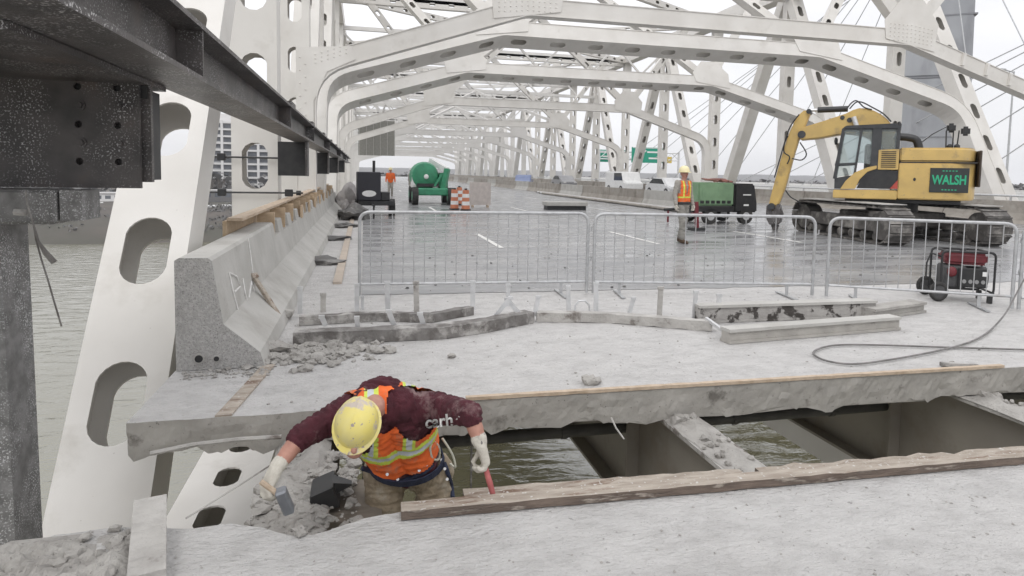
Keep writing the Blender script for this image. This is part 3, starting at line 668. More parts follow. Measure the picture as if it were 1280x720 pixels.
# ================================================================== DARK STEEL GANTRY on the left
t = thing('gantry_beam', 'dark rusty steel I-beam running overhead along the concrete parapet', 'steel beam', (0, 0, 0))
xa, xb, zb, zt, ye = -1.24, -0.91, 2.10, 2.43, 46
MB().bb(xa, xb, -3, ye, zb, zb+0.028).build('bottom_flange', DARK, t)
MB().bb(xa, xb, -3, ye, zt-0.028, zt).build('top_flange', DARK, t)
MB().bb((xa+xb)/2-0.011, (xa+xb)/2+0.011, -3, ye, zb+0.029, zt-0.029).build('web', DARK, t)
for y in (4.05, 8.6, 12.5, 18.2, 26.5, 34.8):
    MB().bb((xa+xb)/2+0.012, xb-0.01, y-0.01, y+0.01, zb+0.029, zt-0.029).build('stiffener', DARK, t)
for i in range(10): MB().bb(xa-.1+.14, xb-.04, 9+3.6*i, 9.5+3.6*i, zt+0.001, zt+0.09).build('top_clip', DARK, t)
# hanger plates under the beam, tied to the posts
def hanger(y, w, h, label):
    t = thing('hanger_plate', label, 'steel plate', (0, y, 0))
    MB().bb(-1.52, -0.98, 0, 0.03, zb-h, zb-0.003).build('plate', BLACK, t)
    MB().bb(-1.02, -0.98, -0.28, -0.001, zb-h, zb-0.003).build('side_plate', DARK, t)
    return t
hanger(12.05, 0, 0.62, 'black hanger plate under the dark beam at the first oval-holed post')
hanger(19.0, 0, 0.62, 'black hanger plate under the dark beam at the second post')
hanger(26.0, 0, 0.62, 'black hanger plate under the dark beam at the third post')
hanger(34.3, 0, 0.62, 'black hanger plate under the dark beam at the fourth post')
# clamp rods round the first post
for z, lb in ((1.80, 'upper black threaded rod clamped across the oval-holed post'), (1.16, 'lower black threaded rod clamped across the oval-holed post')):
    t = thing('clamp_rod', lb, 'rod', (0, 12.22, z))
    MB().tube([(-2.75, 0, 0), (-1.1, 0, 0)], 0.016, 8).build('rod', BLACK, t)
    for x in (-2.5, -1.35): MB().box((x, 0, 0), (0.14, 0.09, 0.13)).build('nut_block', BLACK, t, bevel=0.01); 
    MB().cyl((-1.22, 0, 0), (-1.14, 0, 0), 0.05, 6).build('nut', BLACK, t)
# bolted end bracket in the foreground
Yp = 3.98
t = thing('bolted_bracket', 'speckled dark steel bracket plate with bolt holes under the overhead beam', 'bracket', (0, 0, 0))
plx0, plx1, plz0, plz1 = -2.35, -1.245, 1.475, 2.085
def plate_with_holes(b, x0, x1, z0, z1, y, th, holes):
    # grid plate: cells around circular holes
    xs = sorted({x0, x1}|{h[0]-.045 for h in holes}|{h[0]+.045 for h in holes}); zs = sorted({z0, z1}|{h[1]-.045 for h in holes}|{h[1]+.045 for h in holes})
    for i in range(len(xs)-1):
        for j in range(len(zs)-1):
            cx, cz = (xs[i]+xs[i+1])/2, (zs[j]+zs[j+1])/2
            hit = [h for h in holes if abs(h[0]-cx) < 0.02 and abs(h[1]-cz) < 0.02]
            if hit: perf(b, (xs[i], y, cz), (1, 0, 0), (0, 0, 1), (0, -1, 0), xs[i+1]-xs[i], zs[j+1]-zs[j], [(xs[i+1]-xs[i])/2], 0.0401, 0.04, th, 6)
            else: b.add([(xs[i], y, zs[j]), (xs[i+1], y, zs[j]), (xs[i+1], y, zs[j+1]), (xs[i], y, zs[j+1])], [(0, 1, 2, 3)])
    b.bb(x0, x1, y+th-0.004, y+th, z0, z1) if False else None
hs = [(PY(x, y, Yp).x, PY(x, y, Yp).z) for x in (98, 147) for y in (109, 156, 202)]
hx = [sum(h[0] for h in hs[:3])/3, sum(h[0] for h in hs[3:])/3]; hz = [(hs[k][1]+hs[k+3][1])/2 for k in range(3)]
b = MB(); plate_with_holes(b, plx0, plx1, plz0, plz1, Yp, 0.03, [(x, z) for x in hx for z in hz])
b.add([(plx0, Yp, plz0), (plx1, Yp, plz0), (plx1, Yp+.03, plz0), (plx0, Yp+.03, plz0), (plx1, Yp, plz1), (plx1, Yp+.03, plz1)], [(0, 3, 2, 1), (1, 2, 5, 4)])
b.build('gusset_plate', DARK, t)
for x in hx:
    for z in (hz[0]+hz[1])/2, (hz[1]+hz[2])/2:
        b = MB(); b.cyl((x+0.01, Yp+0.0, z), (x+0.01, Yp-0.008, z), 0.030, 12); b.cyl((x+0.01, Yp-0.008, z), (x+0.01, Yp-0.022, z), 0.019, 6); b.build('bolt', DARK, t)
MB().bb(plx0, -1.20, Yp+0.05, Yp+0.09, 1.51, zb-0.004).build('rear_plate', DARK, t)
MB().bb(-3.4, -1.20, 2.55, Yp+0.35, zb-0.034, zb-0.004).build('bearing_plate', DARK, t); MB().tube([(-3.2, 3.2, 2.02), (-1.72, 3.2, 2.02)], 0.045, 12).build('pipe', RUST, t, smooth=True)
MB().bb(-1.80, -1.21, Yp+0.032, Yp+0.049, 1.99, zb-0.036).build('spacer', BLACK, t)
MB().bb(-3.2, -1.235, Yp+0.10, Yp+0.34, 1.52, 2.05).build('cross_beam', BLACK, t)
# horizontal tube and post below it
t = thing('gantry_post', 'grey speckled steel post and stub tube at the edge of the deck', 'steel post', (0, 0, 0))
a, c = PY(0, 243, 3.7), PY(70, 286, 3.7)
MB().bb(-2.9, c.x, 3.70, 3.98, 1.29, 1.47).build('stub_tube', DARKG, t, bevel=0.015)
MB().bb(c.x+0.012, c.x+0.115, 3.72, 3.95, 1.31, 1.468).build('end_channel', DARKG, t)
p0, p1 = PY(35, 290, 4.0), PY(58, 680, 4.0)
MB().bar((p0.x-0.2, 3.86, 1.285), (p1.x-0.2, 3.86, -2.2), 0.28, 0.40, up=(1, 0, 0)).build('post', DARKG, t)
b = MB(); q = lambda x, y: PY(x, y, 3.60)
b.tube([q(32, 238), q(34, 255), q(38, 268), q(43, 285), q(45, 300), q(52, 325), q(60, 350), q(68, 378), q(77, 408)], 0.0045, 5)
b.tube([q(43, 285), q(48, 302), q(57, 316), q(68, 328)], [0.006, 0.007, 0.014, 0.016], 6)
b.tube([q(18, 265), q(34, 266)], 0.018, 6)
tag(b.build('hanging_wire', RUST, smooth=True), 'thin rusty wires hanging from the grey steel post tube', 'wire')

# ================================================================== TIMBERS AT THE OPENING
def plank(name, p, q, w, h, label, m=WOODG, jit=0.006, seed=0, cat='timber', n=24, side=None):
    p, q = Vector(p), Vector(q); d = (q-p).normalized(); sd = d.cross(Vector((0, 0, 1))).normalized(); V = []
    for i in range(n+1):
        c = p.lerp(q, i/n)
        for k, (a, z) in enumerate(((-w/2, 0), (w/2, 0), (w/2, h), (-w/2, h))):
            j = Vector((0, noise.noise(Vector((i*.8, k*3, seed)))*jit, noise.noise(Vector((i*.9, k*3+1, seed+5)))*jit)); V.append(c+sd*a+Vector((0, 0, z))+j)
    b = MB(); b.add(V, [(i*4+k, (i+1)*4+k, (i+1)*4+(k+1) % 4, i*4+(k+1) % 4) for i in range(n) for k in range(4)]+[(3, 2, 1, 0), tuple(n*4+k for k in range(4))])
    b.f = [f[::-1] for f in b.f]
    b.mi = [(0 if i % 4 == 2 else 1) for i in range(4*n)]+[1, 1]  # first material on the top face, side material on all other faces
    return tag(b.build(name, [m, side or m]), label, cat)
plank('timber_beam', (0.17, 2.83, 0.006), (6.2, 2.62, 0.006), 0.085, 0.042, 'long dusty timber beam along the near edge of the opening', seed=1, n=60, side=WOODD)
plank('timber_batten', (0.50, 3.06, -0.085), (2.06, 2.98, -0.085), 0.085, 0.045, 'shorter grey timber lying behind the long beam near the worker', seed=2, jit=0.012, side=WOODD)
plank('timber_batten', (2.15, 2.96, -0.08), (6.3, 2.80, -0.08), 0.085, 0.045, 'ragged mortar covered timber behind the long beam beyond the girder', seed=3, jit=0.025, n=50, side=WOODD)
plank('edge_lath', (0.70, 4.235, 0.006), (5.36, 4.155, 0.006), 0.04, 0.024, 'thin sawn lath along the far edge of the opening', WOOD, 0.004, 4, n=40)
plank('leaning_board', (-0.80, 2.52, 0.03), (-0.945, 3.05, 0.065), 0.13, 0.03, 'concrete coated board pointing across the broken edge among rubble', CRUST, 0.006, 5, 'board')
plank('support_block', (-0.05, 3.32, -0.62), (-0.05, 3.32+0.45, -0.62), 0.30, 0.35, 'brown block of timber beside the crouching worker legs', mat('brown_block', (0.22, 0.19, 0.155), (0.17, 0.145, 0.12), 0.8), 0.004, 6, 'block')
plank('short_batten', PY(398, 672, 3.25), PY(404, 632, 3.45), 0.075, 0.03, 'short grey batten upright in the opening left of the worker', WOODG, 0.003, 7)
t = thing('work_platform', 'planked work platform inside the opening under the crouching worker', 'platform', (0, 0, -1.06))
for i in range(5): MB().bb(-0.15+0.0, 0.95, 3.12+0.2*i, 3.30+0.2*i, -0.045, 0).build('plank', WOODG, t)
for x in (0.0, 0.8): MB().bb(x-0.04, x+0.04, 2.6, 4.6, -0.13, -0.046).build('bearer', WOODG, t)
for x, y in ((0.0, 2.62), (0.8, 2.62), (0.0, 4.55), (0.8, 4.55)): MB().cyl((x, y, -0.05), (x, y, 0.84), 0.008, 6).build('hanger_rod', RUST, t)
# black hood shaped scoop left of the worker
t = thing('black_scoop', 'black metal scoop lying beside the crouching worker legs', 'scoop', PY(412, 614, 3.5))
b = MB(); b.hexa([(-.09, -.1, -.05), (.06, -.1, -.05), (.06, .1, -.05), (-.09, .1, -.05), (-.10, -.1, .03), (.02, -.1, .075), (.02, .1, .075), (-.10, .1, .03)]); b.build('pan', BLACK, t, bevel=0.006)
b = MB(); b.hexa([(.02, -.05, .0), (.12, -.02, .03), (.12, .02, .03), (.02, .05, .0), (.02, -.05, .07), (.12, -.02, .04), (.12, .02, .04), (.02, .05, .07)]); b.build('spout', BLACK, t)

b = MB(); b.tube([PY(232, 648, 2.98), PY(300, 606, 3.1), PY(345, 577, 3.25), PY(395, 545, 3.6)], 0.004, 5)
tag(b.build('tie_wire', CRUST), 'thin pale tie wire stretched past the crouching worker arm', 'wire')
# ================================================================== RUBBLE
def rubble(n, fn, r0, r1, label, seed, m=CONCF, flat=0.6, ex=2.4, mound=None):
    rd = random.Random(seed); b = MB()
    if mound:
        mx0, mx1, my0, my1, mh = mound; n = 40; V = []
        for i in range(n+1):
            for j in range(n+1):
                u, v = i/n, j/n; x, y = mx0+(mx1-mx0)*u, my0+(my1-my0)*v; e = min(1, 5*min(u+.25, 1-u, v+.25, 1-v))
                z = mh*e*(.45+.9*noise.noise(Vector((x*4, y*4, 2)))+.6*noise.noise(Vector((x*15, y*15, 5)))+.35*noise.noise(Vector((x*45, y*45, 5)))); V.append((x, y, max(-.004, z)))
        b.add(V, [(i*(n+1)+j, (i+1)*(n+1)+j, (i+1)*(n+1)+j+1, i*(n+1)+j+1) for i in range(n) for j in range(n)])
    for i in range(n):
        r = r0+(r1-r0)*rd.random()**ex; x, y, z = fn(rd); b.lump((x, y, z+r*flat*0.45), r, seed*1000+i, (1, 1, flat), sub=1 if r < 0.035 else 2, rough=0.42)
    return tag(stuff(b.build('rubble', m)), label, 'rubble')
def heap(rd):
    x = rd.uniform(-1.46, -0.9); y = rd.uniform(2.35, 3.0)-max(0, (x+1.05))*0.5; return x, y, 0.05*max(0, 1-((x+1.35)/0.35)**2)*rd.random()
rubble(1700, heap, 0.004, 0.055, 'heap of broken concrete at the deck edge beneath the grey steel post', 1, ex=2.7, mound=(-1.46, -0.90, 2.2, 2.97, .07))
rubble(420, lambda r: (r.uniform(-.58, -.02), r.uniform(3.0, 4.1), -.23), 0.004, 0.05, 'torn concrete on the girder below the swinging hammer', 8, ex=3)
rubble(420, lambda r: (min(0.9, r.gauss(-0.46, 0.28)), r.gauss(5.58, 0.17), 0), 0.003, 0.06, 'crumbled concrete beside the bent joint bar near the parapet', 2)
rubble(120, lambda r: (r.uniform(-1.38, -0.72), 5.15+r.uniform(-.12, .1), 0), 0.006, 0.03, 'crumbs of concrete under the sawn parapet end', 3)
rubble(420, lambda r: (r.uniform(-0.7, 6), r.uniform(4.4, 7.8), 0), 0.003, 0.012, 'fine concrete grit scattered over the stripped deck', 4)
rubble(260, lambda r: (r.uniform(-0.9, 3.2), r.uniform(1.9, 2.75), 0), 0.002, 0.008, 'fine concrete grit on the deck in front of the long beam', 5)
rubble(160, lambda r: (r.uniform(0.2, 12), r.uniform(8.2, 12), 0.006), 0.006, 0.03, 'small dark crumbs on the wet roadway behind the crowd barriers', 6, TARP)
for i, (x, y, r, lb) in enumerate(((738, 480, 0.055, 'single concrete lump on bare deck near the far edge lath'), (376, 668, 0.03, 'small concrete lump on the ragged near slab edge'), (565, 447, 0.03, 'small flat stone on the bare deck before the bent joint bar'),
        (352, 400, 0.10, 'dark concrete chunk against the parapet toe'), (345, 440, 0.08, 'pale concrete chunk beside the parapet toe'), (1190, 455, 0.02, 'tiny stone near the hose and lath'))):
    p = PZ(x, y); b = MB(); b.lump((0, 0, r*0.5), r, 700+i, (1.3, 1, .8), 2, 0.45); o = tag(b.build('concrete_chunk', CONCF), lb, 'concrete chunk'); o.location = p

# ================================================================== TORN-OUT EXPANSION JOINT
def joint(name, pts, w, h, label, m, studs=(), z=0.004):
    t = thing(name, label, 'joint bar', (0, 0, 0))
    P = [PZ(*p) for p in pts]; P = [p+Vector((0, 0, z)) for p in P]; n = len(P); V = []
    fine = []
    for i in range(n-1):
        for j in range(6): fine.append(P[i].lerp(P[i+1], j/6))
    fine.append(P[-1]); n = len(fine)
    for i in range(n):
        d = (fine[min(i+1, n-1)]-fine[max(i-1, 0)]).normalized(); sd = Vector((-d.y, d.x, 0))
        for k, (a, zz) in enumerate(((0, 0), (w, 0), (w, h), (0, h))):
            V.append(fine[i]+sd*a+Vector((0, 0, zz+0.012*noise.noise(Vector((i*.6, k, w*50)))))+sd*0.01*noise.noise(Vector((i*.7, k+4, h*90))))
    b = MB(); b.add(V, [(i*4+k, i*4+(k+1) % 4, (i+1)*4+(k+1) % 4, (i+1)*4+k) for i in range(n-1) for k in range(4)]+[(0, 1, 2, 3), tuple((n-1)*4+k for k in (3, 2, 1, 0))])
    b.f = [f[::-1] for f in b.f]; b.build('bar', m, t)
    for (x0, y0, x1, y1, Yd, w2) in studs:
        p = PZ(x0, y0) if Yd is None else PY(x0, y0, Yd); q = PY(x1, y1, p.y)
        b = MB(); b.bar(p-Vector((0, 0, 0.01)), q, w2, 0.014, up=(0, 1, 0)); b.box(q, (w2*1.15, 0.03, 0.03)); b.build('anchor_stud', GALV if w2 < 0.06 else CRUST, t)
    return t
joint('joint_bar', [(366, 432), (460, 429), (560, 424), (610, 416), (668, 404)], 0.16, 0.115, 'long bent joint bar with upright studs beside the parapet toe', RUST,
      [(407, 406, 402, 396, 6.0, .045), (447, 408, 446, 397, 6.05, .045), (494, 409, 486, 389, 6.1, .05), (531, 410, 525, 392, 6.1, .05), (616, 398, 638, 372, 6.35, .045), (655, 398, 634, 374, 6.4, .05), (668, 394, 673, 371, 6.45, .05), (586, 409, 585, 403, 6.2, .06)])
joint('joint_bar', [(374, 408), (470, 402), (540, 404), (592, 394)], 0.10, 0.09, 'second thinner joint bar lying just behind the long bent one', RUST,
      [(404, 390, 404, 368, None, .06), (446, 390, 446, 356, None, .05), (453, 387, 453, 371, None, .035), (485, 393, 484, 353, None, .055), (521, 393, 520, 353, None, .06), (591, 387, 591, 352, None, .055), (375, 392, 375, 360, None, .05)])
joint('joint_bar', [(671, 403), (760, 404), (830, 410), (890, 415)], 0.12, 0.10, 'straight joint bar leading to the stacked beam pieces', CRUST,
      [(635, 383, 635, 356, None, .05), (711, 390, 710, 358, None, .05), (745, 392, 745, 354, None, .055), (786, 393, 792, 373, None, .05), (824, 398, 826, 360, None, .06), (867, 402, 870, 365, None, .05), (898, 400, 899, 369, None, .055)])
t = thing('bent_hoop', 'small bent rebar hoop standing among the joint studs', 'rebar', (0, 0, 0))
c = PZ(727, 390); MB().tube([c+Vector((-.08, 0, 0)), c+Vector((-.08, 0, .08)), c+Vector((-.04, 0, .13)), c+Vector((.04, 0, .13)), c+Vector((.09, 0, .08)), c+Vector((.10, 0, 0))], 0.012, 6).build('hoop', GALV, t, smooth=True)
# salvaged beam pieces with mortar
def salv(p, q, h, w, label, m, capm=None):
    p, q = PZ(*p), PZ(*q); d = (q-p).normalized(); sd = Vector((-d.y, d.x, 0)); t = thing('beam_piece', label, 'beam piece', p)
    p0, q0 = Vector((0, 0, 0)), q-p; u = Vector((0, 0, 1))
    for nm, a, z0, z1, ww in (('lower_flange', 0, 0.004, 0.03, w), ('upper_flange', 0, h-0.03, h, w), ('web', w*0.12, 0.031, h-0.031, w*0.7)):
        b = MB(); b.bar(p0+sd*(w/2)+u*(z0+z1)/2, q0+sd*(w/2)+u*(z0+z1)/2, ww, z1-z0); b.build(nm, m if nm != 'upper_flange' else (capm or m), t)
    return t
BLIST = mat('blistered_steel', (0.42, 0.405, 0.385), (0.33, 0.315, 0.30), 0.8, scale=8, dirt=(0.06, 0.053, 0.048), dscale=5.5, dlo=0.53, dhi=0.58, bump=0.8, bscale=35)
salv((874, 405), (1096, 397), 0.20, 0.16, 'long I-beam piece with blistered side lying before the crowd barrier', BLIST, BARR)
salv((912, 431), (1126, 413), 0.145, 0.15, 'shorter beam piece in front of the longer I-beam piece', CUT, BARR)
salv((1094, 401), (1158, 391), 0.13, 0.2, 'short stub of beam at the end of the longer I-beam piece', CONCF)
b = MB(); b.bar(PZ(882, 412)+Vector((0, 0, .12)), PZ(915, 428)+Vector((0, 0, .05)), 0.03, 0.03)
tag(b.build('loose_bar', GALV), 'pale loose bar leaning off the end of the straight joint bar', 'bar')

# ================================================================== CROWD BARRIERS
GATE = []
FENCE = mat('fence_galvanised', (0.50, 0.505, 0.51), (0.40, 0.405, 0.41), 0.45, scale=14, metal=0.5, dirt=(0.30, 0.285, 0.27), dscale=4, dlo=0.6, dhi=0.8)
def crowd(p, q, label, first, h=1.08):
    p, q = Vector(p), Vector(q); L = (q-p).length; ang = math.atan2(q.y-p.y, q.x-p.x)
    t = thing('crowd_barrier', label, 'crowd barrier', p, ang, 'crowd barriers across the roadway')
    fl = fillet([(0, 0.02), (0, h), (L, h), (L, 0.02)], [0.14, 0.14], 6)
    MB().tube([(a.x, 0, a.y) for a in fl], 0.021, 10).build('frame', FENCE, t, smooth=True)
    MB().tube([(0.02, 0, 0.17), (L-0.02, 0, 0.17)], 0.017, 8).build('bottom_rail', FENCE, t, smooth=True)
    bm = None; n = int(round(L/0.137))-1
    for i in range(n):
        if bm is None: o = MB().cyl((0, 0, 0.185), (0, 0, h-0.02), 0.006, 6).build('bar', FENCE, t); bm = o
        else: o = bm.copy(); col.objects.link(o)
        o.location = ((i+1)*L/(n+1), 0, 0)
    for x in (0.35, L-0.35): MB().bar((x, -0.28, 0.012), (x, 0.28, 0.012), 0.05, 0.016).build('foot', FENCE, t); MB().bar((x, 0, 0.016), (x, 0, 0.16), 0.04, 0.01, up=(0, 1, 0)).build('foot_post', FENCE, t)
    for z in (0.45, 0.85): MB().tube([(L+0.0, 0, z), (L+0.05, 0, z), (L+0.05, 0, z+0.06)], 0.009, 6).build('hook', FENCE, t)
    return t
crowd((-0.05, 7.98, 0.005), (2.90, 7.80, 0.005), 'steel crowd barrier whose end is nearest the concrete parapet', True)
crowd((2.98, 7.76, 0.005), (5.90, 7.18, 0.005), 'steel crowd barrier in front of the standing hard-hat worker', False)
crowd((6.06, 7.10, 0.005), (7.88, 6.05, 0.005), 'steel crowd barrier in front of the portable generator', False)
crowd((7.93, 6.00, 0.005), (9.2, 4.3, 0.005), 'steel crowd barrier next beyond the portable generator', False)
# hose
def spline(pts, n=8):
    P = [Vector(p) for p in pts]; P = [P[0]]+P+[P[-1]]; out = []
    for i in range(1, len(P)-2):
        for j in range(n):
            s = j/n; a, b_, c, d = P[i-1:i+3]; out.append(0.5*((2*b_)+(c-a)*s+(2*a-5*b_+4*c-d)*s*s+(3*b_-a-3*c+d)*s**3))
    out.append(P[-2]); return out
h = [PZ(x, y, 0.02) for x, y in ((1330, 440), (1278, 437), (1180, 434), (1085, 431), (1040, 432), (1017, 440), (1030, 450), (1065, 455), (1110, 450), (1165, 440), (1205, 430), (1228, 420))]+[PY(1243, 408, 5.3), PY(1258, 390, 5.5), PY(1270, 368, 5.7), PY(1285, 340, 5.8)]
b = MB(); b.tube(spline(h), 0.009, 8); tag(b.build('air_hose', HOSE, smooth=True), 'grey air hose looped on the deck and rising over a crowd barrier', 'hose')
b = MB(); b.bar(PZ(1176, 455, 0.02), PZ(1200, 456, 0.02), 0.04, 0.03); b.bar(PZ(1200, 456, 0.02), PZ(1222, 457, 0.02), 0.025, 0.025)
tag(b.build('pry_tool', RUST), 'small dark hand tool lying beside the lath near the hose', 'tool')

# ================================================================== PEOPLE
from mathutils.bvhtree import BVHTree
def cap_mesh(b, p0, r0, p1, r1, n=14):
    p0, p1 = Vector(p0), Vector(p1); d = p1-p0; L = d.length
    d = d.normalized() if L > 1e-6 else Vector((0, 0, 1)); path = []; rs = []
    for k in range(6): a = math.pi/2*(1-k/5.0); path.append(p0-d*(r0*math.sin(a))); rs.append(max(1e-4, r0*math.cos(a)))
    for k in range(6): a = math.pi/2*(k/5.0); path.append(p1+d*(r1*math.sin(a))); rs.append(max(1e-4, r1*math.cos(a)))
    b.tube(path, rs, n)
def capd(c, P):
    p0, r0, p1, r1 = P; d = p1-p0; l2 = d.length_squared; s = 0 if l2 < 1e-12 else max(0, min(1, (c-p0).dot(d)/l2)); return (c-(p0+d*s)).length-(r0+(r1-r0)*s)
def skinmesh(name, prims, mats, parent, vox=0.008, infl=0.0, smooth=4, fold=0.0, fscale=14.0, cut=None, seed=0):
    P = [(Vector(a), r0+infl, Vector(c), r1+infl, m) for a, r0, c, r1, m in prims]
    b = MB()
    for a, r0, c, r1, m in P: cap_mesh(b, a, r0, c, r1)
    me = bpy.data.meshes.new('tmp'); me.from_pydata(b.v, [], b.f); o = bpy.data.objects.new('tmp', me); col.objects.link(o)
    md = o.modifiers.new('r', 'REMESH'); md.mode = 'VOXEL'; md.voxel_size = vox
    sm = o.modifiers.new('s', 'SMOOTH'); sm.factor = 0.5; sm.iterations = smooth
    me2 = bpy.data.meshes.new_from_object(o.evaluated_get(bpy.context.evaluated_depsgraph_get())); bpy.data.objects.remove(o); bpy.data.meshes.remove(me)
    bm = bmesh.new(); bm.from_mesh(me2); bm.normal_update()
    prm = [(a, r0, c, r1) for a, r0, c, r1, m in P]
    if fold:
        mv = []
        for v in bm.verts:
            k = min(range(len(P)), key=lambda i: capd(v.co, prm[i])); f = fold*(1.0 if P[k][4] in FOLD else 0.1)
            q = v.co*fscale; ax = (prm[k][2]-prm[k][0]); ax = ax.normalized() if ax.length > 1e-6 else Vector((0, 0, 1))
            q2 = q*0.7+ax*(q.dot(ax)*1.9); w = noise.noise(q2+Vector((seed, 0, 0))); mv.append(v.normal*(f*(0.75*(1-2*abs(w))-0.2+0.35*noise.noise(q*2.4))))
        for v, d in zip(bm.verts, mv): v.co += d
    if cut:
        bmesh.ops.delete(bm, geom=[f for f in bm.faces if cut(f.calc_center_median())], context='FACES')
    for f in bm.faces:
        c = f.calc_center_median(); f.smooth = True
        f.material_index = min(range(len(P)), key=lambda i: capd(c, prm[i])); f.material_index = P[f.material_index][4]
    me2.materials.clear()
    for m in mats: me2.materials.append(m)
    bm.to_mesh(me2); bm.free()
    me2.name = name; return place(name, me2, parent)
FOLD = {0, 1}     # cloth material slots
def hand(wr, d, nrm, m, curl=0.9, s=1.0, side=1):
    d = Vector(d).normalized(); nrm = Vector(nrm); nrm = (nrm-d*nrm.dot(d)).normalized(); sd = d.cross(nrm)*side; wr = Vector(wr); out = []
    pal = wr+d*0.085*s
    for k in (-1.2, 0, 1.2): out.append((wr+d*0.02*s+sd*0.012*k*s, 0.024*s, pal+sd*0.019*k*s, 0.019*s, m))
    for i, (off, ln) in enumerate(((-1.5, 0.070), (-0.5, 0.082), (0.5, 0.076), (1.5, 0.060))):
        p = pal+sd*(0.0205*off*s); a = 0.25+0.3*curl; q = p+(d*math.cos(a)+nrm*math.sin(a))*ln*0.45*s
        a2 = a+1.25*curl; r = q+(d*math.cos(a2)+nrm*math.sin(a2))*ln*0.32*s; a3 = a2+0.9*curl; e = r+(d*math.cos(a3)+nrm*math.sin(a3))*ln*0.25*s
        out += [(p, 0.0115*s, q, 0.011*s, m), (q, 0.011*s, r, 0.0105*s, m), (r, 0.0105*s, e, 0.0095*s, m)]
    tb = wr+d*0.03*s-sd*0.034*s; tq = tb+(d*0.7-sd*0.5+nrm*0.5).normalized()*0.045*s; te = tq+(d*0.5+sd*0.35+nrm*0.8).normalized()*0.034*s
    out += [(tb, 0.0145*s, tq, 0.0125*s, m), (tq, 0.0125*s, te, 0.0105*s, m)]
    return out
def hard_hat(parent, c, axis, fwd, m, s=1.0, bx=0.045):
    ax = Vector(axis).normalized(); fw = Vector(fwd); fw = (fw-ax*fw.dot(ax)).normalized(); sd = fw.cross(ax)
    M = Matrix((sd, fw, ax)).transposed(); b = MB(); n = 32; V = []
    prof = [(0.134, -0.012), (0.135, 0.0), (0.132, 0.02), (0.127, 0.05), (0.113, 0.087), (0.085, 0.116), (0.05, 0.132), (0.016, 0.138)]
    for r, h in prof:
        for j in range(n):
            a = 2*math.pi*j/n; x, y = math.cos(a)*r*0.90, math.sin(a)*r*1.06
            ridge = 0.009*math.exp(-(x/0.012)**2)*(1 if h > 0.02 else h/0.02 if h > 0 else 0)+0.005*(math.exp(-((abs(x)-0.038)/0.009)**2))*(1 if h > 0.03 else 0)
            V.append(Vector(c)+M @ Vector((x*s, y*s, (h+ridge)*s)))
    F_ = [(i*n+j, i*n+(j+1) % n, (i+1)*n+(j+1) % n, (i+1)*n+j) for i in range(len(prof)-1) for j in range(n)]+[tuple((len(prof)-1)*n+j for j in range(n))]
    b.add(V, F_); o = b.build('hard_hat', m, parent, smooth=True)
    bb_ = MB(); V = []   # brim: wide at the front
    for k, (r, h) in enumerate(((0.128, -0.004), (0.150, -0.012), (0.150, -0.017), (0.128, -0.012))):
        for j in range(n):
            a = 2*math.pi*j/n; ex = bx*max(0, math.sin(a))**2 if k in (1, 2) else 0; dz = -0.012*max(0, math.sin(a))**2 if k in (1, 2) else 0
            V.append(Vector(c)+M @ Vector((math.cos(a)*(r+ex*0.2)*0.90*s, math.sin(a)*(r+ex)*1.06*s, (h+dz)*s)))
    bb_.add(V, [(i*n+j, ((i+1) % 4)*n+j, ((i+1) % 4)*n+(j+1) % n, i*n+(j+1) % n) for i in range(4) for j in range(n)])
    bb_.build('brim', m, o, smooth=True); return o
def boot(ank, fwd, m):
    f = Vector(fwd).normalized(); a = Vector(ank)
    return [(a+Vector((0, 0, .06)), 0.052, a-f*0.02-Vector((0, 0, .03)), 0.05, m), (a-f*0.03-Vector((0, 0, .045)), 0.04, a+f*0.16-Vector((0, 0, .055)), 0.036, m), (a+f*0.06-Vector((0, 0, .03)), 0.042, a+f*0.14-Vector((0, 0, .05)), 0.04, m)]

# ---- the crouching worker
W = thing('person', 'crouching worker in yellow hard hat, maroon sweatshirt and orange vest inside the opening', 'person', (0, 0, 0))
ch, be, pe = PY(487, 522, 3.34), PY(500, 556, 3.46), PY(511, 584, 3.54)
shL, shR = PY(434, 514, 3.30), PY(546, 510, 3.30)
elL, elR = PY(376, 546, 3.16), PY(588, 517, 3.02)
wrL, wrR = PY(346, 584, 3.04), PY(600, 553, 2.975)
hdL, hdR = PY(335, 606, 3.0), PY(606, 574, 2.955)
hipL, hipR = PY(481, 590, 3.55), PY(541, 590, 3.55)
neck, head = PY(468, 508, 3.22), PY(446, 530, 3.09)
X1 = Vector((1, 0, 0)); tz = (pe-ch).normalized(); tn = X1.cross(tz).normalized()
if tn.y > 0: tn = -tn     # points out of the chest, to the camera
torso = []
for s in (-1, 1):
    torso += [(ch+X1*0.085*s, 0.118, be+X1*0.07*s, 0.118, 0), (be+X1*0.07*s, 0.118, pe+X1*0.065*s, 0.122, 0)]
    torso += [(ch+X1*0.15*s-tz*0.02, 0.085, be+X1*0.10*s, 0.10, 0)]
torso += [(ch-tz*0.09-X1*0.09, 0.10, ch-tz*0.09+X1*0.09, 0.10, 0), (ch-tz*0.06-tn*0.05-X1*0.08, 0.09, ch-tz*0.06-tn*0.05+X1*0.08, 0.09, 0)]
arms = []
for sh, el, wr, dl in ((shL, elL, wrL, -1), (shR, elR, wrR, 1)):
    mid = el.lerp(wr, 0.15)
    arms += [(ch-tz*0.05+X1*0.10*dl, 0.10, sh, 0.084, 0), (sh, 0.084, sh.lerp(el, 0.6), 0.068, 0), (sh.lerp(el, 0.6), 0.068, el, 0.058, 0), (el, 0.058, mid, 0.053, 0), (mid, 0.042, el.lerp(wr, 0.55), 0.041, 2), (el.lerp(wr, 0.55), 0.040, wr, 0.031, 2)]
legs = []
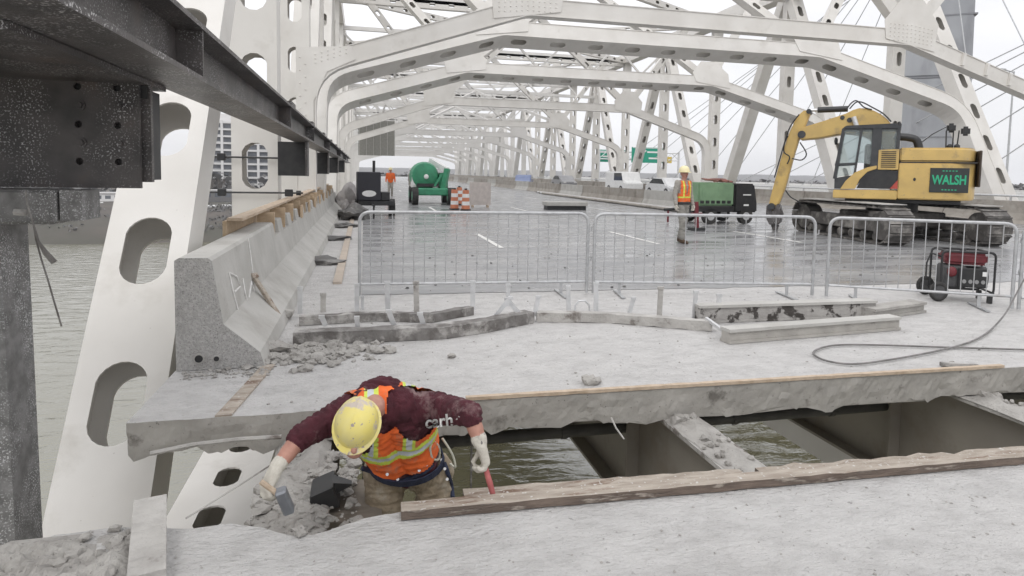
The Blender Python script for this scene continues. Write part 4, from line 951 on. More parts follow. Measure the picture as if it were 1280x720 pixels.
for hp, dx in ((hipL, -0.01), (hipR, 0.015)):
    kn = hp+Vector((dx, -0.09, -0.42)); an = kn+Vector((0, 0.12, -0.42)); an.z = -0.955
    legs += [(pe+(hp-pe)*0.6, 0.125, hp, 0.118, 1), (hp, 0.112, kn, 0.088, 1), (kn, 0.086, an+Vector((0, 0, .08)), 0.072, 1)]+boot(an, (0, -1, 0), 4)
hp = []
hp += hand(wrL, hdL-wrL, (0.6, 0.3, -0.5), 3, 0.85, 1.12, 1)
hp += hand(wrR, hdR-wrR, (-0.45, -0.1, -0.5), 3, 0.95, 1.12, -1)
hp += [(wrL.lerp(elL, 0.1), 0.040, wrL, 0.036, 3), (wrR.lerp(elR, 0.12), 0.042, wrR, 0.037, 3)]
hd = [(neck, 0.062, head, 0.058, 2), (head+Vector((0, .02, .01)), 0.088, head+Vector((0, -0.035, -0.035)), 0.078, 2), (head+Vector((-.01, -.06, -.10)), 0.045, head+Vector((-.01, -.02, -.07)), 0.055, 2), (head+Vector((-.012, -.095, -.055)), 0.012, head+Vector((-.012, -.112, -.085)), 0.016, 2),
      (head+Vector((-.088, .03, -.02)), 0.016, head+Vector((-.088, .03, .01)), 0.018, 2), (head+Vector((.082, .03, -.02)), 0.016, head+Vector((.082, .03, .01)), 0.018, 2)]
body = skinmesh('body', torso+arms+legs+hp+hd, [MAROON, TAN, SKIN, GLOVE, LEATHER], W, 0.0065, 0, 3, 0.013, 14.0)
bvh = BVHTree.FromPolygons([v.co[:] for v in body.data.vertices], [p.vertices[:] for p in body.data.polygons])
# vest over the torso: open at neck and arms
armax = [(a, r0, c, r1) for a, r0, c, r1, m in arms]
def vcut(c):
    for sh, el in ((shL, elL), (shR, elR)):
        d = (el-sh).normalized()
        if (c-sh).dot(d) > -0.035 and (c-sh).length < 0.3: return True
    if (c-(neck+ch)*0.5-tn*0.03).length < 0.085: return True
    if (c-pe).dot(tz) > -0.10: return True
    return False
vest = skinmesh('vest', torso+[arms[0], arms[6]], [ORANGE, LIME, SILVER], W, 0.008, 0.016, 3, 0.012, 9.0, vcut, 5)
me = vest.data
for p in me.polygons:
    c = p.center; s = (c-ch).dot(tz)/(pe-ch).length; u = (c-ch).dot(X1)
    if 0.30 < s < 0.47: p.material_index = 2 if 0.355 < s < 0.415 else 1
    elif abs(abs(u)-0.10) < 0.035 and s < 0.31: p.material_index = 2 if abs(abs(u)-0.10) < 0.014 else 1
    else: p.material_index = 0
# trousers waist / shirt tail
# hood bunched behind the neck
hb = []
for i in range(9):
    a = math.pi*(0.08+0.84*i/8); q = (neck+ch)*0.5-tz*0.055+X1*(math.cos(a)*0.115)-tn*(math.sin(a)*0.05)+Vector((0, 0.05*math.sin(a), 0.03+0.055*math.sin(a)))
    hb.append((q-Vector((0, .03, .035)), 0.040, q+Vector((0.01, -0.0, -0.02)), 0.036, 0))
hb += [((neck+ch)*0.5-tz*0.03+Vector((-.05, 0.02, .02)), 0.045, (neck+ch)*0.5-tz*0.03+Vector((.05, 0.02, .02)), 0.045, 0)]
skinmesh('hood', hb, [MAROON], W, 0.008, 0, 3, 0.012, 16.0, None, 2)
hc = PY(446, 529, 3.06); hard_hat(W, hc, (-0.04, -0.66, 0.66), (-0.22, -0.6, -0.7), HATY, 0.87, 0.012)
# harness webbing
hn = MB()
def ring(c, ax1, ax2, r1, r2, w, n=28, a0=0, a1=2*math.pi):
    for i in range(n):
        t0, t1 = a0+(a1-a0)*i/n, a0+(a1-a0)*(i+1)/n
        p, q = c+ax1*(math.cos(t0)*r1)+ax2*(math.sin(t0)*r2), c+ax1*(math.cos(t1)*r1)+ax2*(math.sin(t1)*r2)
        hn.bar(p, q, 0.008, w, up=tz)
ring(pe-tz*0.07, X1, tn, 0.216, 0.155, 0.045)
hn.build('belt', NAVY, W)
def on_body(x, y, off=0.006):
    d = ray(x, y).normalized(); h = bvh.ray_cast(CAM, d)
    return (h[0]-d*off) if h[0] else PY(x, y, 3.45)
for path in ([(452, 585), (468, 590), (485, 597), (500, 602), (515, 597)], [(515, 597), (530, 590), (541, 580)], [(555, 578), (560, 592), (564, 606), (566, 622)],):
    b = MB(); P = spline([on_body(*p, 0.008) for p in path], 4); b.tube(P, 0.014, 6); o = b.build('strap', NAVY, W)
gb = None
for x, y in ((472, 586), (484, 593), (497, 599), (524, 588), (533, 581), (552, 575), (556, 586), (559, 599)):
    b = MB(); p = on_body(x, y, 0.022); b.cyl(p, p-ray(x, y).normalized()*0.006, 0.0085, 10); b.build('grommet', GALV, W)
for path in ([(541, 550), (549, 560), (548, 574), (540, 572), (538, 558), (545, 548)], [(553, 548), (561, 560), (567, 572), (569, 584), (563, 580)]):
    b = MB(); b.tube(spline([on_body(*p, 0.02) for p in path], 5), 0.007, 6); b.build('lanyard', mat('pale_rope', (0.62, 0.62, 0.52), None, 0.9), W, smooth=True)
# lettering along the sleeve
tm = text_mesh('carh', 0.082, 0.0, 0.0, 0.002); o_ = PY(549, 527, 3.12); a_ = (PY(575, 523, 3.12)-PY(525, 529, 3.12)).normalized(); b_ = (-ray(549, 527)).normalized(); c_ = b_.cross(a_).normalized()
for v in tm.vertices:
    p = o_+a_*v.co.x+c_*v.co.y; d = (p-CAM).normalized(); h = bvh.ray_cast(CAM, d); v.co = (h[0]-d*0.016) if h[0] else p
tm.materials.clear(); tm.materials.append(WHITE); place('sleeve_lettering', tm, W)
b = MB(); V = []
for x, y in ((567, 528), (573, 520), (575, 521), (570, 531)): V.append(on_body(x, y, 0.006))
b.add(V, [(0, 1, 2, 3)]); b.build('sleeve_mark', WHITE, W)
# tools in his hands
t = thing('pry_bar', 'faded red handled bar gripped by the crouching worker above the timber', 'tool', (0, 0, 0))
b = MB(); b.tube([PY(604, 566, 2.935), PY(607, 585, 2.925), PY(612, 603, 2.915), PY(617, 621, 2.905)], [0.012, 0.013, 0.015, 0.013], 10); b.build('handle', PINK, t, smooth=True)
b = MB(); b.tube([PY(601, 550, 2.95), PY(604, 566, 2.935)], 0.008, 8); b.build('shaft', RUST, t)
t = thing('hammer', 'grey headed hammer swung by the crouching worker over the rubble', 'hammer', (0, 0, 0))
b = MB(); b.tube([PY(326, 602, 2.96), PY(340, 612, 2.96), PY(356, 624, 2.97)], 0.013, 8); b.build('handle', WOOD, t, smooth=True)
b = MB(); b.bar(PY(350, 612, 2.95), PY(362, 640, 2.99), 0.05, 0.05, up=(0, 1, 0)); b.build('head', mat('tool_steel', (0.34, 0.36, 0.39), (0.22, 0.23, 0.25), 0.4, metal=0.3), t, bevel=0.008)

# ---- standing figures
def walker(label, loc, rz, mats, hat, stride=0.12, vox=0.012, vest=True, detail=True, hgt=1.0):
    t = thing('person', label, 'person', loc, rz); V = Vector; t.scale = (hgt,)*3
    p = []
    for s in (-1, 1):
        p += [(V((.07*s, 0, 1.32)), .115, V((.065*s, .01, 1.08)), .115, 0), (V((.065*s, .01, 1.08)), .115, V((.065*s, .015, .92)), .115, 0), (V((.08*s, 0, 1.40)), .09, V((.18*s, .01, 1.42)), .07, 0)]
        p += [(V((.19*s, .01, 1.42)), .07, V((.26*s, .02, 1.15)), .056, 0), (V((.26*s, .02, 1.15)), .055, V((.275*s, -.04, .93)), .042, 0)]
        sy = stride*s; p += [(V((.085*s, .01, .92)), .105, V((.095*s, -.03+sy*.5, .5)), .078, 1), (V((.095*s, -.03+sy*.5, .5)), .076, V((.095*s, .03+sy, .14)), .062, 1)]+boot((.095*s, .03+sy, .095), (0, -1, 0), 4)
        p += hand((.278*s, -.045, .91), (0.02*s, -.1, -1), (-s, -.3, 0), 3, .5, 1.05, s)
    p += [(V((0, .01, 1.46)), .06, V((0, -.01, 1.56)), .056, 2), (V((0, .01, 1.66)), .088, V((0, -.01, 1.64)), .088, 2), (V((0, -.03, 1.60)), .062, V((0, -.035, 1.565)), .05, 2), (V((0, -.098, 1.645)), .012, V((0, -.112, 1.615)), .017, 2), (V((.088, .01, 1.62)), .016, V((.088, .01, 1.65)), .018, 2), (V((-.088, .01, 1.62)), .016, V((-.088, .01, 1.65)), .018, 2)]
    skinmesh('body', p, mats, t, vox, 0, 3, 0.014 if detail else 0, 8.0)
    if detail:
        for s in (-1, 1): MB().lump((.033*s, -.088, 1.655), .011, 3, (1, .6, .8), 1, 0).build('eye', BLACK, t)
        MB().box((0, -.09, 1.578), (.045, .012, .009)).build('mouth', mat('lip', (0.3, 0.12, 0.1), None), t)
    if vest:
        tp = [q for q in p if q[4] == 0 and abs(q[0].x) < .1]
        o = skinmesh('vest', tp, [ORANGE, LIME], t, vox, .014, 2, 0.008, 9.0, lambda c: c.z > 1.475 or c.z < .98 or (abs(c.x) > .17 and c.z > 1.18) or (abs(c.x) < .045-(1.45-c.z)*.12 and c.y < -.05 and c.z > 1.15))
        for q in o.data.polygons: q.material_index = 1 if 1.07 < q.center.z < 1.11 or abs(abs(q.center.x)-.1) < .02 and q.center.z > 1.1 else 0
        b = MB()
        for i in range(24):
            a0, a1 = 6.283*i/24, 6.283*(i+1)/24; b.bar((.2*math.cos(a0), .015+.142*math.sin(a0), .945), (.2*math.cos(a1), .015+.142*math.sin(a1), .945), .012, .055)
        b.build('tool_belt', BLACK, t)
    hard_hat(t, (0, 0, 1.685), (0, .05, 1), (0, -1, 0), hat, 0.98); return t
HATP = mat('cream_hat', (0.78, 0.70, 0.42), (0.72, 0.64, 0.38), 0.4, coat=0.2)
walker('worker in cream hard hat and orange vest walking on the wet roadway', PZ(852, 304, 0.006), R(18), [GREYCL, mat('grey_trousers', (0.27, 0.26, 0.235), (0.21, 0.2, 0.18), .95, scale=9), SKIN, GLOVE, LEATHER], HATP, 0.13, 0.011, hgt=1.01)
walker('distant worker in orange vest beyond the black trailer box', PZ(488, 246, 0.006), R(0), [ORANGE, GREYCL, SKIN, GLOVE, LEATHER], HATP, 0.05, 0.02, False, False)
walker('distant dark clothed worker beside the green boom lift', PZ(514, 251, 0.006), R(60), [GREYCL, TARP, SKIN, GLOVE, LEATHER], WHITE, 0.05, 0.02, False, False)

# ================================================================== EXCAVATOR
EX = thing('excavator', 'yellow crawler excavator with black WALSH panel on its side', 'excavator', (14.15, 14.3, 0.006))
def G(x, y, z): return Vector((14.15, 14.3, 0.006))+Vector((x, y, z))
YN = 12.85
# tracks (own heading: near ends towards the crowd barriers)
ta = R(-9); TD = Vector((math.sin(-ta), math.cos(ta), 0)); TS = Vector((TD.y, -TD.x, 0))
TRK = mat('track_steel', (0.11, 0.102, 0.095), (0.065, 0.06, 0.056), 0.6, scale=6, dirt=(0.27, 0.255, 0.235), dscale=2.4, dlo=0.50, dhi=0.64, bump=0.3)
for s in (-1, 1):
    c = TS*(1.25*s)+Vector((-0.05, 0, 0)); b = MB(); hl, r = 1.78, 0.44; per = 2*(2*hl)+2*math.pi*r; n = 46
    def tp(u):
        u %= per
        if u < 2*hl: return (-hl+u, 0.0, 0.0)
        u -= 2*hl
        if u < math.pi*r: a = u/r; return (hl+math.sin(a)*r, r-math.cos(a)*r, a)
        u -= math.pi*r
        if u < 2*hl: return (hl-u, 2*r, math.pi)
        u -= 2*hl; a = u/r; return (-hl-math.sin(a)*r, r+math.cos(a)*r, math.pi+a)
    for i in range(n):
        y, z, a = tp(per*i/n); d = TD*math.cos(a)+Vector((0, 0, math.sin(a))); nn = -TD*math.sin(a)*-1*-1+Vector((0, 0, math.cos(a)))
        nn = Vector((0, 0, 1))*math.cos(a)-TD*math.sin(a); p = c+TD*y+Vector((0, 0, z+0.03)); L = per/n*0.9
        b.bar(p-d*L/2, p+d*L/2, 0.65, 0.035, up=nn); b.bar(p-d*L/2+nn*-0.03, p-d*(L/2-0.03)+nn*-0.03, 0.65, 0.03, up=nn)
    tr = b.build('track', TRK, EX)
    for q in (-hl, hl): b = MB(); b.cyl(c+TD*q+Vector((0, 0, r+0.03))-TS*0.2, c+TD*q+Vector((0, 0, r+0.03))+TS*0.2, 0.36, 20); b.build('sprocket', TRK, tr)
    for q in range(7):
        b = MB(); y = -1.5+0.5*q; b.cyl(c+TD*y+Vector((0, 0, .17))-TS*0.17, c+TD*y+Vector((0, 0, .17))+TS*0.17, 0.11, 12); b.build('roller', TRK, tr)
    b = MB(); b.bar(c+TD*-1.5+Vector((0, 0, .46)), c+TD*1.5+Vector((0, 0, .46)), 0.36, 0.34); b.build('track_frame', TRK, tr, bevel=0.03)
    b = MB(); b.bar(c+TD*-1.9+Vector((0, 0, .995)), c+TD*1.9+Vector((0, 0, .995)), 0.66, 0.02); b.build('dust_cover', mat('dusty_steel', (0.45, 0.44, 0.42), (0.3, 0.29, 0.275), 0.8, scale=5), tr)
b = MB(); b.bar(-TS*1.1+Vector((0, 0, .55)), TS*1.1+Vector((0, 0, .55)), 1.3, 0.4); b.build('car_body', TRK, EX, bevel=0.04)
b = MB(); b.cyl((0, 0, .7), (0, 0, 1.06), 0.62, 24); b.build('slew_ring', BLACK, EX, smooth=True)
EX_BEFORE = set(bpy.data.objects)
# house: x from -1.2 (front) to 1.45 (rear), left side y = -1.45
def side_prism(name, pts, y0, y1, m, parent=EX, bevel=0.02, segs=2):   # outline (x,z) local, extruded in y
    b = MB(); b.prism([(x, y0, z) for x, z in pts], (0, y1-y0, 0)); return b.build(name, m, parent, bevel=bevel, segs=segs, smooth=bevel > 0)
b = MB(); pts = []
for k in range(11):    # rounded counterweight in plan
    a = math.pi*(-0.5+k/10); pts.append((0.55+math.cos(a)*0.95, math.sin(a)*1.45))
pts += [(-1.15, 1.45), (-1.15, -1.45)]
b.prism([(x, y, 1.10) for x, y in pts], (0, 0, 0.95)); b.build('counterweight_body', YEL, EX, bevel=0.03, segs=2, smooth=True)
b = MB(); b.prism([(x*0.985, y*0.985, 2.065) for x, y in pts], (0, 0, 0.37)); b.build('engine_hood', YEL, EX, bevel=0.05, segs=3, smooth=True)
MB().bb(-1.14, 1.3, -1.425, 1.42, 2.04, 2.07).build('hood_seam', BLACK, EX)
MB().bb(-2.6, 0.9, -1.25, 1.3, 0.98, 1.10).build('revolving_frame', BLACK, EX, bevel=0.02)
side_prism('side_skirt', [(-2.95, 1.08), (-2.95, 1.30), (-2.0, 1.32), (-1.15, 1.32), (-1.15, 1.08)], -1.44, -0.4, YEL)
side_prism('skirt_curve', [(-2.75, 1.32), (-2.60, 1.55), (-2.35, 1.78), (-2.0, 1.92), (-1.75, 1.97), (-1.75, 1.88), (-2.0, 1.80), (-2.2, 1.60), (-2.32, 1.34)], -1.455, -1.2, YEL, bevel=0.01)
side_prism('step_panel', [(-2.28, 1.36), (-2.1, 1.63), (-1.9, 1.82), (-1.16, 1.84), (-1.16, 1.45), (-1.3, 1.36)], -1.43, -0.6, BLACK, bevel=0.01)
side_prism('accent_panel', [(-1.36, 1.365), (-1.155, 1.365), (-1.155, 1.60)], -1.456, -1.4, mat('accent_red', (0.45, 0.07, 0.05), None, .5), bevel=0)
side_prism('louvre_panel', [(-1.72, 1.86), (-1.72, 2.38), (-1.16, 2.40), (-1.16, 1.86)], -1.44, -0.6, YEL, bevel=0.01)
for k in range(9): MB().bb(-1.64, -1.24, -1.452, -1.438, 1.92+.05*k, 1.94+.05*k).build('louvre', BLACK, EX)
for x in (-0.62,): MB().cyl((x, -1.46, 1.62), (x, -1.44, 1.62), 0.045, 12).build('filler_cap', BLACK, EX)
MB().bb(1.44, 1.52, -0.95, 0.9, 1.45, 2.38).build('rear_grille', mat('grille_brown', (0.06, 0.045, 0.035), None, .7), EX, bevel=0.02)
# sign panel with lettering
def near_x(x, y): p = PY(x, y, YN-0.02); return p.x-14.15, p.z-0.006
x0, x1, z0, z1 = -0.14, 1.06, 1.30, 1.92
sp = MB().bb(x0, x1, -1.478, -1.452, z0+0.0, z1).build('sign_panel', mat('sign_black', (0.03, 0.035, 0.035), None, .5), EX, bevel=0.008)
SG = mat('walsh_green', (0.03, 0.42, 0.22), None, .6)
tm = text_mesh('WALSH', 0.40, 0, 0.003, 0.012)
w = max(v.co.x for v in tm.vertices)-min(v.co.x for v in tm.vertices); k = (x1-x0)*0.88/w
for v in tm.vertices: v.co = Vector(((x0+x1)/2+v.co.x*k, -1.484-v.co.z*0.5, (z0+z1)/2+v.co.y*0.8))
tm.materials.clear(); tm.materials.append(SG); place('sign_lettering', tm, sp)
for zz in (z1-0.075, z0+0.07):
    for q in range(5): MB().bb((x0+x1)/2-.22+.1*q, (x0+x1)/2-.16+.1*q, -1.481, -1.4785, zz-0.012, zz+0.012).build('small_print', SG, sp)
# cab
CF = mat('cab_black', (0.03, 0.033, 0.036), (0.05, 0.052, 0.055), 0.45, scale=5)
cb = [(-2.92, 1.33), (-2.95, 1.95), (-2.74, 2.92), (-2.60, 3.02), (-1.30, 3.06), (-1.18, 2.96), (-1.16, 2.05), (-1.75, 1.98), (-2.1, 1.84), (-2.4, 1.60), (-2.55, 1.34)]
cab = side_prism('cab_floor', [(-2.92, 1.33), (-2.93, 1.62), (-2.30, 1.72), (-1.2, 2.06), (-1.2, 1.9), (-2.2, 1.5), (-2.5, 1.33)], -1.40, -0.42, CF, bevel=0)
def post(x0, z0, x1, z1, y, w=0.09): MB().bar((x0, y, z0), (x1, y, z1), 0.07, w, up=(1, 0, 0)).build('pillar', CF, cab)
for y in (-1.39, -0.45):
    post(-2.93, 1.6, -2.74, 2.95, y); post(-2.36, 1.7, -2.22, 2.98, y, 0.07); post(-1.80, 1.9, -1.78, 3.0, y, 0.26); post(-1.20, 2.0, -1.20, 2.98, y, 0.09)
    MB().bar((-2.94, y, 1.98), (-2.30, y, 2.02), 0.06, 0.06).build('door_rail', CF, cab)
side_prism('roof', [(-2.80, 2.93), (-2.68, 3.03), (-1.30, 3.07), (-1.14, 2.97), (-1.14, 2.92)], -1.44, -0.40, CF, cab, 0.03)
for nm, pts, y in (('side_window', [(-2.88, 2.02), (-2.73, 2.92), (-2.24, 2.94), (-2.34, 2.05)], -1.385), ('side_window', [(-2.30, 2.05), (-2.2, 2.94), (-1.92, 2.95), (-1.92, 2.0)], -1.385), ('lower_window', [(-2.88, 1.64), (-2.9, 1.95), (-2.36, 1.98), (-2.34, 1.74)], -1.385),
                   ('rear_side_window', [(-1.66, 2.1), (-1.66, 2.92), (-1.25, 2.92), (-1.25, 2.1)], -1.385), ('far_window', [(-2.86, 2.02), (-2.73, 2.92), (-1.25, 2.94), (-1.25, 2.1)], -0.45)):
    b = MB(); b.prism([(x, y, z) for x, z in pts], (0, 0.008, 0)); b.build(nm, GLC, cab)
b = MB(); b.add([(-2.94, -1.36, 1.98), (-2.94, -0.48, 1.98), (-2.75, -0.48, 2.92), (-2.75, -1.36, 2.92)], [(0, 1, 2, 3)]); b.build('windscreen', GLC, cab)
MB().bb(-2.1, -1.6, -1.15, -0.7, 1.75, 2.55).build('seat', TARP, cab, bevel=0.05)
HT = R(-42); HCEN = Vector((14.85, 14.3, 0.006)); HRM = Matrix.Rotation(HT, 3, 'Z'); HFW = HRM @ Vector((-1, 0, 0)); HLF = HRM @ Vector((0, -1, 0)); EXL = Vector((14.15, 14.3, 0.006))
def hmap(v):
    x = v.x*0.83+0.5 if v.x < -1.15 else (v.x+1.15)*0.68-0.4545
    return HRM @ Vector((x, v.y, v.z))+HCEN-EXL
for o in [o for o in bpy.data.objects if o not in EX_BEFORE and o.type == 'MESH']:
    for v in o.data.vertices: v.co = hmap(v.co)
# boom, stick and cylinder from their side outline in the turned house's centre plane
def HP(x, y, off=0.0):
    d = ray(x, y); p0 = HCEN+HLF*off; return CAM+d*((p0-CAM).dot(HLF)/d.dot(HLF))-EXL
def outl(name, pix, off, th, m, parent=EX, bevel=0.03):
    b = MB(); b.prism([HP(x, y, off) for x, y in pix], -HLF*th); return b.build(name, m, parent, bevel=bevel, segs=2, smooth=True)
bo = outl('boom', [(997, 161), (1030, 151), (1057, 142), (1066, 137.5), (1074, 135), (1083, 135.5), (1092, 138), (1101, 142.5), (1109, 149), (1116, 157), (1121, 167), (1124, 185), (1124, 222), (1098, 222), (1095, 185), (1088, 174), (1078, 169), (1057, 167), (1023, 173), (1000, 175)], 0.28, 0.55, YEL)
sk = outl('stick', [(1006, 137), (1000, 142), (993, 152), (987, 165), (981, 182), (975, 202), (969, 224), (963, 246), (960, 261), (966, 266), (974, 254), (981, 236), (987, 214), (993, 192), (998, 176), (1003, 166), (1008, 154), (1013, 141)], 0.20, 0.40, YEL)
for x, y, r in ((1002, 168, .11), (964, 258, .10), (1011, 139, .07), (1062, 150, .07), (1053, 147, .06)):
    p = HP(x, y, 0.30); MB().cyl(p, p-HLF*.6, r, 14).build('pin', CF, bo, smooth=True)
MB().tube([HP(1011, 138), HP(1024, 137.5)], 0.045, 10).build('cylinder_rod', GALV, bo, smooth=True)
MB().tube([HP(1022, 137.5), HP(1060, 136)], 0.085, 12).build('cylinder', BLACK, bo, smooth=True)
MB().tube([HP(1067, 146, .36), HP(1074, 168, .36)], 0.065, 10).build('lift_cylinder_rod', GALV, bo, smooth=True)
for path in ([(1058, 137), (1064, 129), (1071, 126), (1080, 134), (1090, 137)], [(1062, 136), (1070, 128), (1078, 128), (1090, 134), (1104, 142), (1114, 152)], 
             [(985, 170), (981, 178), (980, 190), (987, 196), (984, 205)], [(1000, 178), (1008, 192), (1002, 200), (990, 198)], [(999, 143), (988, 158), (982, 174), (975, 198), (968, 222)], [(982, 238), (988, 246), (998, 252), (1001, 258)]):
    b = MB(); b.tube(spline([HP(x, y, .3) for x, y in path], 5), 0.02, 6); b.build('hydraulic_hose', BLACK, bo, smooth=True)
hm = outl('hammer_bracket', [(958, 256), (974, 254), (978, 268), (975, 280), (962, 282), (957, 272)], .2, 0.42, DARK, EX)
outl('breaker_tip', [(963, 281), (974, 281), (971, 289), (967, 291)], .1, 0.18, DARK, EX, 0.02)
# air duct, mirrors, rails
b = MB(); b.tube(spline([HP(1118, 169, .9), HP(1126, 171, .9), HP(1136, 172, .9), HP(1146, 176, .9), HP(1150, 192, .9)], 6), 0.10, 12); b.build('air_duct', BLACK, EX, smooth=True)
for x0_, x1_ in ((1182, 1183), (1190, 1192), (1195, 1199)): MB().tube([HP(x0_, 192, .8), HP(x1_, 163, .8)], 0.016, 6).build('mirror_stay', BLACK, EX)
for x, y in ((1189, 160), (1207, 164)): MB().box(HP(x, y, .8), (0.20, 0.12, 0.24), HT).build('mirror', BLACK, EX, bevel=0.05, segs=2)
for x in (1187, 1196): MB().box(HP(x, 185, .8), (0.13, 0.13, 0.2), HT).build('exhaust_stub', BLACK, EX, bevel=0.04)
MB().tube([HP(1137, 190, .9), HP(1165, 168, .9), HP(1186, 157, .9)], 0.012, 6).build('handrail', BLACK, EX)
MB().lump(HP(1124, 157, .9), 0.09, 4, (.7, .7, 1.6), 1, .1).build('beacon', BLACK, EX)
MB().lump(HP(1045, 176, 1.2), 0.08, 4, (.7, .7, 1.5), 1, .1).build('work_lamp', BLACK, EX)

# ================================================================== GENERATOR
g0 = Vector((7.85, 6.72, 0.006)); t = thing('portable_generator', 'portable generator with red tank in black tube frame on two wheels', 'generator', g0, R(-30)); t.scale = (.84, .84, 0.98)
for y in (-0.24, 0.24): MB().tube([(a.x, y, a.y) for a in fillet([(-.36, .12), (-.36, .68), (.36, .68), (.36, .12), (-.36, .12)], [.07]*3, 4)], 0.017, 8).build('frame_loop', BLACK, t, smooth=True)
for x, z in ((-.36, .14), (.36, .14), (-.3, .68), (.3, .68)): MB().tube([(x, -.24, z), (x, .24, z)], 0.015, 8).build('cross_tube', BLACK, t)
MB().bb(-.29, .29, -.2, .2, .50, .66).build('fuel_tank', RED, t, bevel=0.04, segs=3, smooth=True); MB().cyl((0, 0, .66), (0, 0, .70), .045, 14).build('fuel_cap', BLACK, t)
MB().bb(-.30, .02, -.19, .19, .17, .48).build('engine_block', mat('engine_dark', (.045, .045, .048), (.08, .08, .08), .6, scale=12), t, bevel=0.03); MB().cyl((.04, 0, .32), (.32, 0, .32), .15, 20).build('alternator', MATS['engine_dark'], t, smooth=True)
MB().bb(-.12, .28, -.235, -.20, .2, .46).build('control_panel', BLACK, t, bevel=0.01)
for k in range(4): MB().cyl((-.04+.085*k, -.24, .28), (-.04+.085*k, -.235, .28), .028, 12).build('socket', mat('socket_grey', (.3, .3, .3), None), t)
MB().bb(.20, .26, -.242, -.236, .36, .42).build('switch', WHITE, t); MB().lump((-.2, -.2, .40), .07, 8, (1, .5, 1), 2, .05).build('recoil_starter', RED, t)
for y in (-.30, .30):
    b = MB(); b.tube([(-.40+.0+math.cos(a*6.283/20)*.105, y, .13+math.sin(a*6.283/20)*.105) for a in range(20)], .032, 8, closed=True); wh = b.build('wheel', RUBBER, t, smooth=True)
    b = MB(); b.cyl((-.40, y-.025, .13), (-.40, y+.025, .13), .085, 16); b.build('rim', MATS['engine_dark'], wh)
for y in (-.2, .2): MB().bb(.30, .36, y-.03, y+.03, 0.0, .12).build('foot', BLACK, t)
b = MB(); b.tube([(-.36, -.18, .6), (-.5, -.18, .64), (-.55, -.18, .5), (-.55, -.18, .3)], .013, 8); b.build('handle', BLACK, t)

# ================================================================== COMPRESSOR behind the walking worker
c0 = PZ(893, 281, 0.006); t = thing('air_compressor', 'towable compressor with pale green hood and black end behind the walking worker', 'compressor', c0+Vector((0.45, 0.9, 0)), R(4))
MB().bb(-1.05, 0.35, -.7, .7, .62, 1.40).build('hood', GREENP, t, bevel=0.05, segs=2, smooth=True); MB().bb(-1.05, 0.35, -.71, .71, .42, .615).build('base_tray', BLACK, t, bevel=0.02)
side = [(.36, .40), (.36, 1.38), (1.15, 1.38), (1.28, .75), (1.30, .40)]
b = MB(); b.prism([(x, -.72, z) for x, z in side], (0, 1.44, 0)); b.build('end_hood', BLACK, t, bevel=0.05, segs=2, smooth=True)
for k in range(6): MB().bb(-.98+.21*k, -.84+.21*k, -.712, -.70, .70, .80).build('vent', BLACK, t)
for k in range(2): MB().bb(-.9+.6*k, -.45+.6*k, -.708, -.70, .92, 1.25).build('panel_door', GREENP, t)
MB().bb(.72, .92, -.731, -.72, .62, .68).build('badge', WHITE, t); MB().bb(.68, 1.0, -.731, -.72, .98, 1.02).build('lettering_strip', WHITE, t)
for x, y in ((-.55, -.62), (-.55, .62), (.85, -.62), (.85, .62)):
    b = MB(); b.cyl((x, y-.09, .27), (x, y+.09, .27), .265, 22); wh = b.build('wheel', RUBBER, t, smooth=True); MB().cyl((x, y-.1, .27), (x, y+.1, .27), .14, 14).build('rim', GALV, wh)
b = MB(); b.tube([(-1.05, 0, .5), (-1.9, 0, .45)], .05, 8); b.build('tow_bar', BLACK, t)
b = MB(); b.tube([(-1.75, 0, .5), (-1.75, 0, .02)], .035, 8); b.build('jack_leg', RED, t)
h = MB(); rd = random.Random(4); h.tube(spline([(rd.uniform(-.5, .6), rd.uniform(-.5, .4), 1.43+.03*(i % 4)) for i in range(22)], 5), .026, 6)
tag(h.build('hose_heap', mat('hose_red', (.28, .11, .09), (.2, .1, .085), .7)), 'tangle of reddish hose heaped on top of the green compressor', 'hose').location = c0+Vector((.45, .9, 0))
t = thing('hand_truck', 'red jack stand beside the green compressor', 'jack', PZ(871, 288, 0.006))
MB().bb(-.22, .22, -.15, .15, 0, .08).build('base', BLACK, t); MB().bar((0, 0, .08), (-.05, 0, .85), .09, .09).build('post', RED, t); MB().bar((-.2, 0, .5), (.15, 0, .5), .06, .05).build('arm', RED, t)

# ================================================================== BLACK TRAILER BOX at the parapet
c0 = PZ(468, 271, 0.006); t = thing('trailer_box', 'black trailer box with white oval badge by the end of the dark beam', 'trailer', c0+Vector((-.1, .5, 0)), R(3))
MB().bb(-.5, .30, -.4, .6, .55, 1.55).build('box', mat('trailer_black', (.022, .022, .03), None, .5), t, bevel=0.03)
b = MB(); b.prism([(-.1+.24*math.cos(a*6.283/20), -.412, .80+.11*math.sin(a*6.283/20)) for a in range(20)], (0, .01, 0)); b.build('oval_badge', WHITE, t)
MB().bb(-.45, .75, -.35, 1.2, .38, .54).build('chassis', BLACK, t)
for x in (-.45, .72):
    b = MB(); b.cyl((x-.1, .1, .30), (x+.1, .1, .30), .30, 20); wh = b.build('wheel', RUBBER, t, smooth=True); MB().cyl((x-.11, .1, .30), (x+.11, .1, .30), .15, 12).build('rim', GALV, wh)
b = MB(); b.tube([(0, -.4, .45), (0, -1.4, .42)], .04, 8); b.build('draw_bar', BLACK, t); b = MB(); b.tube([(0, -1.3, .42), (0, -1.3, .0)], .03, 8); b.build('jack', BLACK, t)
MB().bb(.31, .62, -.3, .5, .55, .85).build('side_locker', BLACK, t, bevel=.02); MB().tube([(.1, .2, 1.55), (.1, .2, 1.95)], .05, 8).build('stack', BLACK, t)

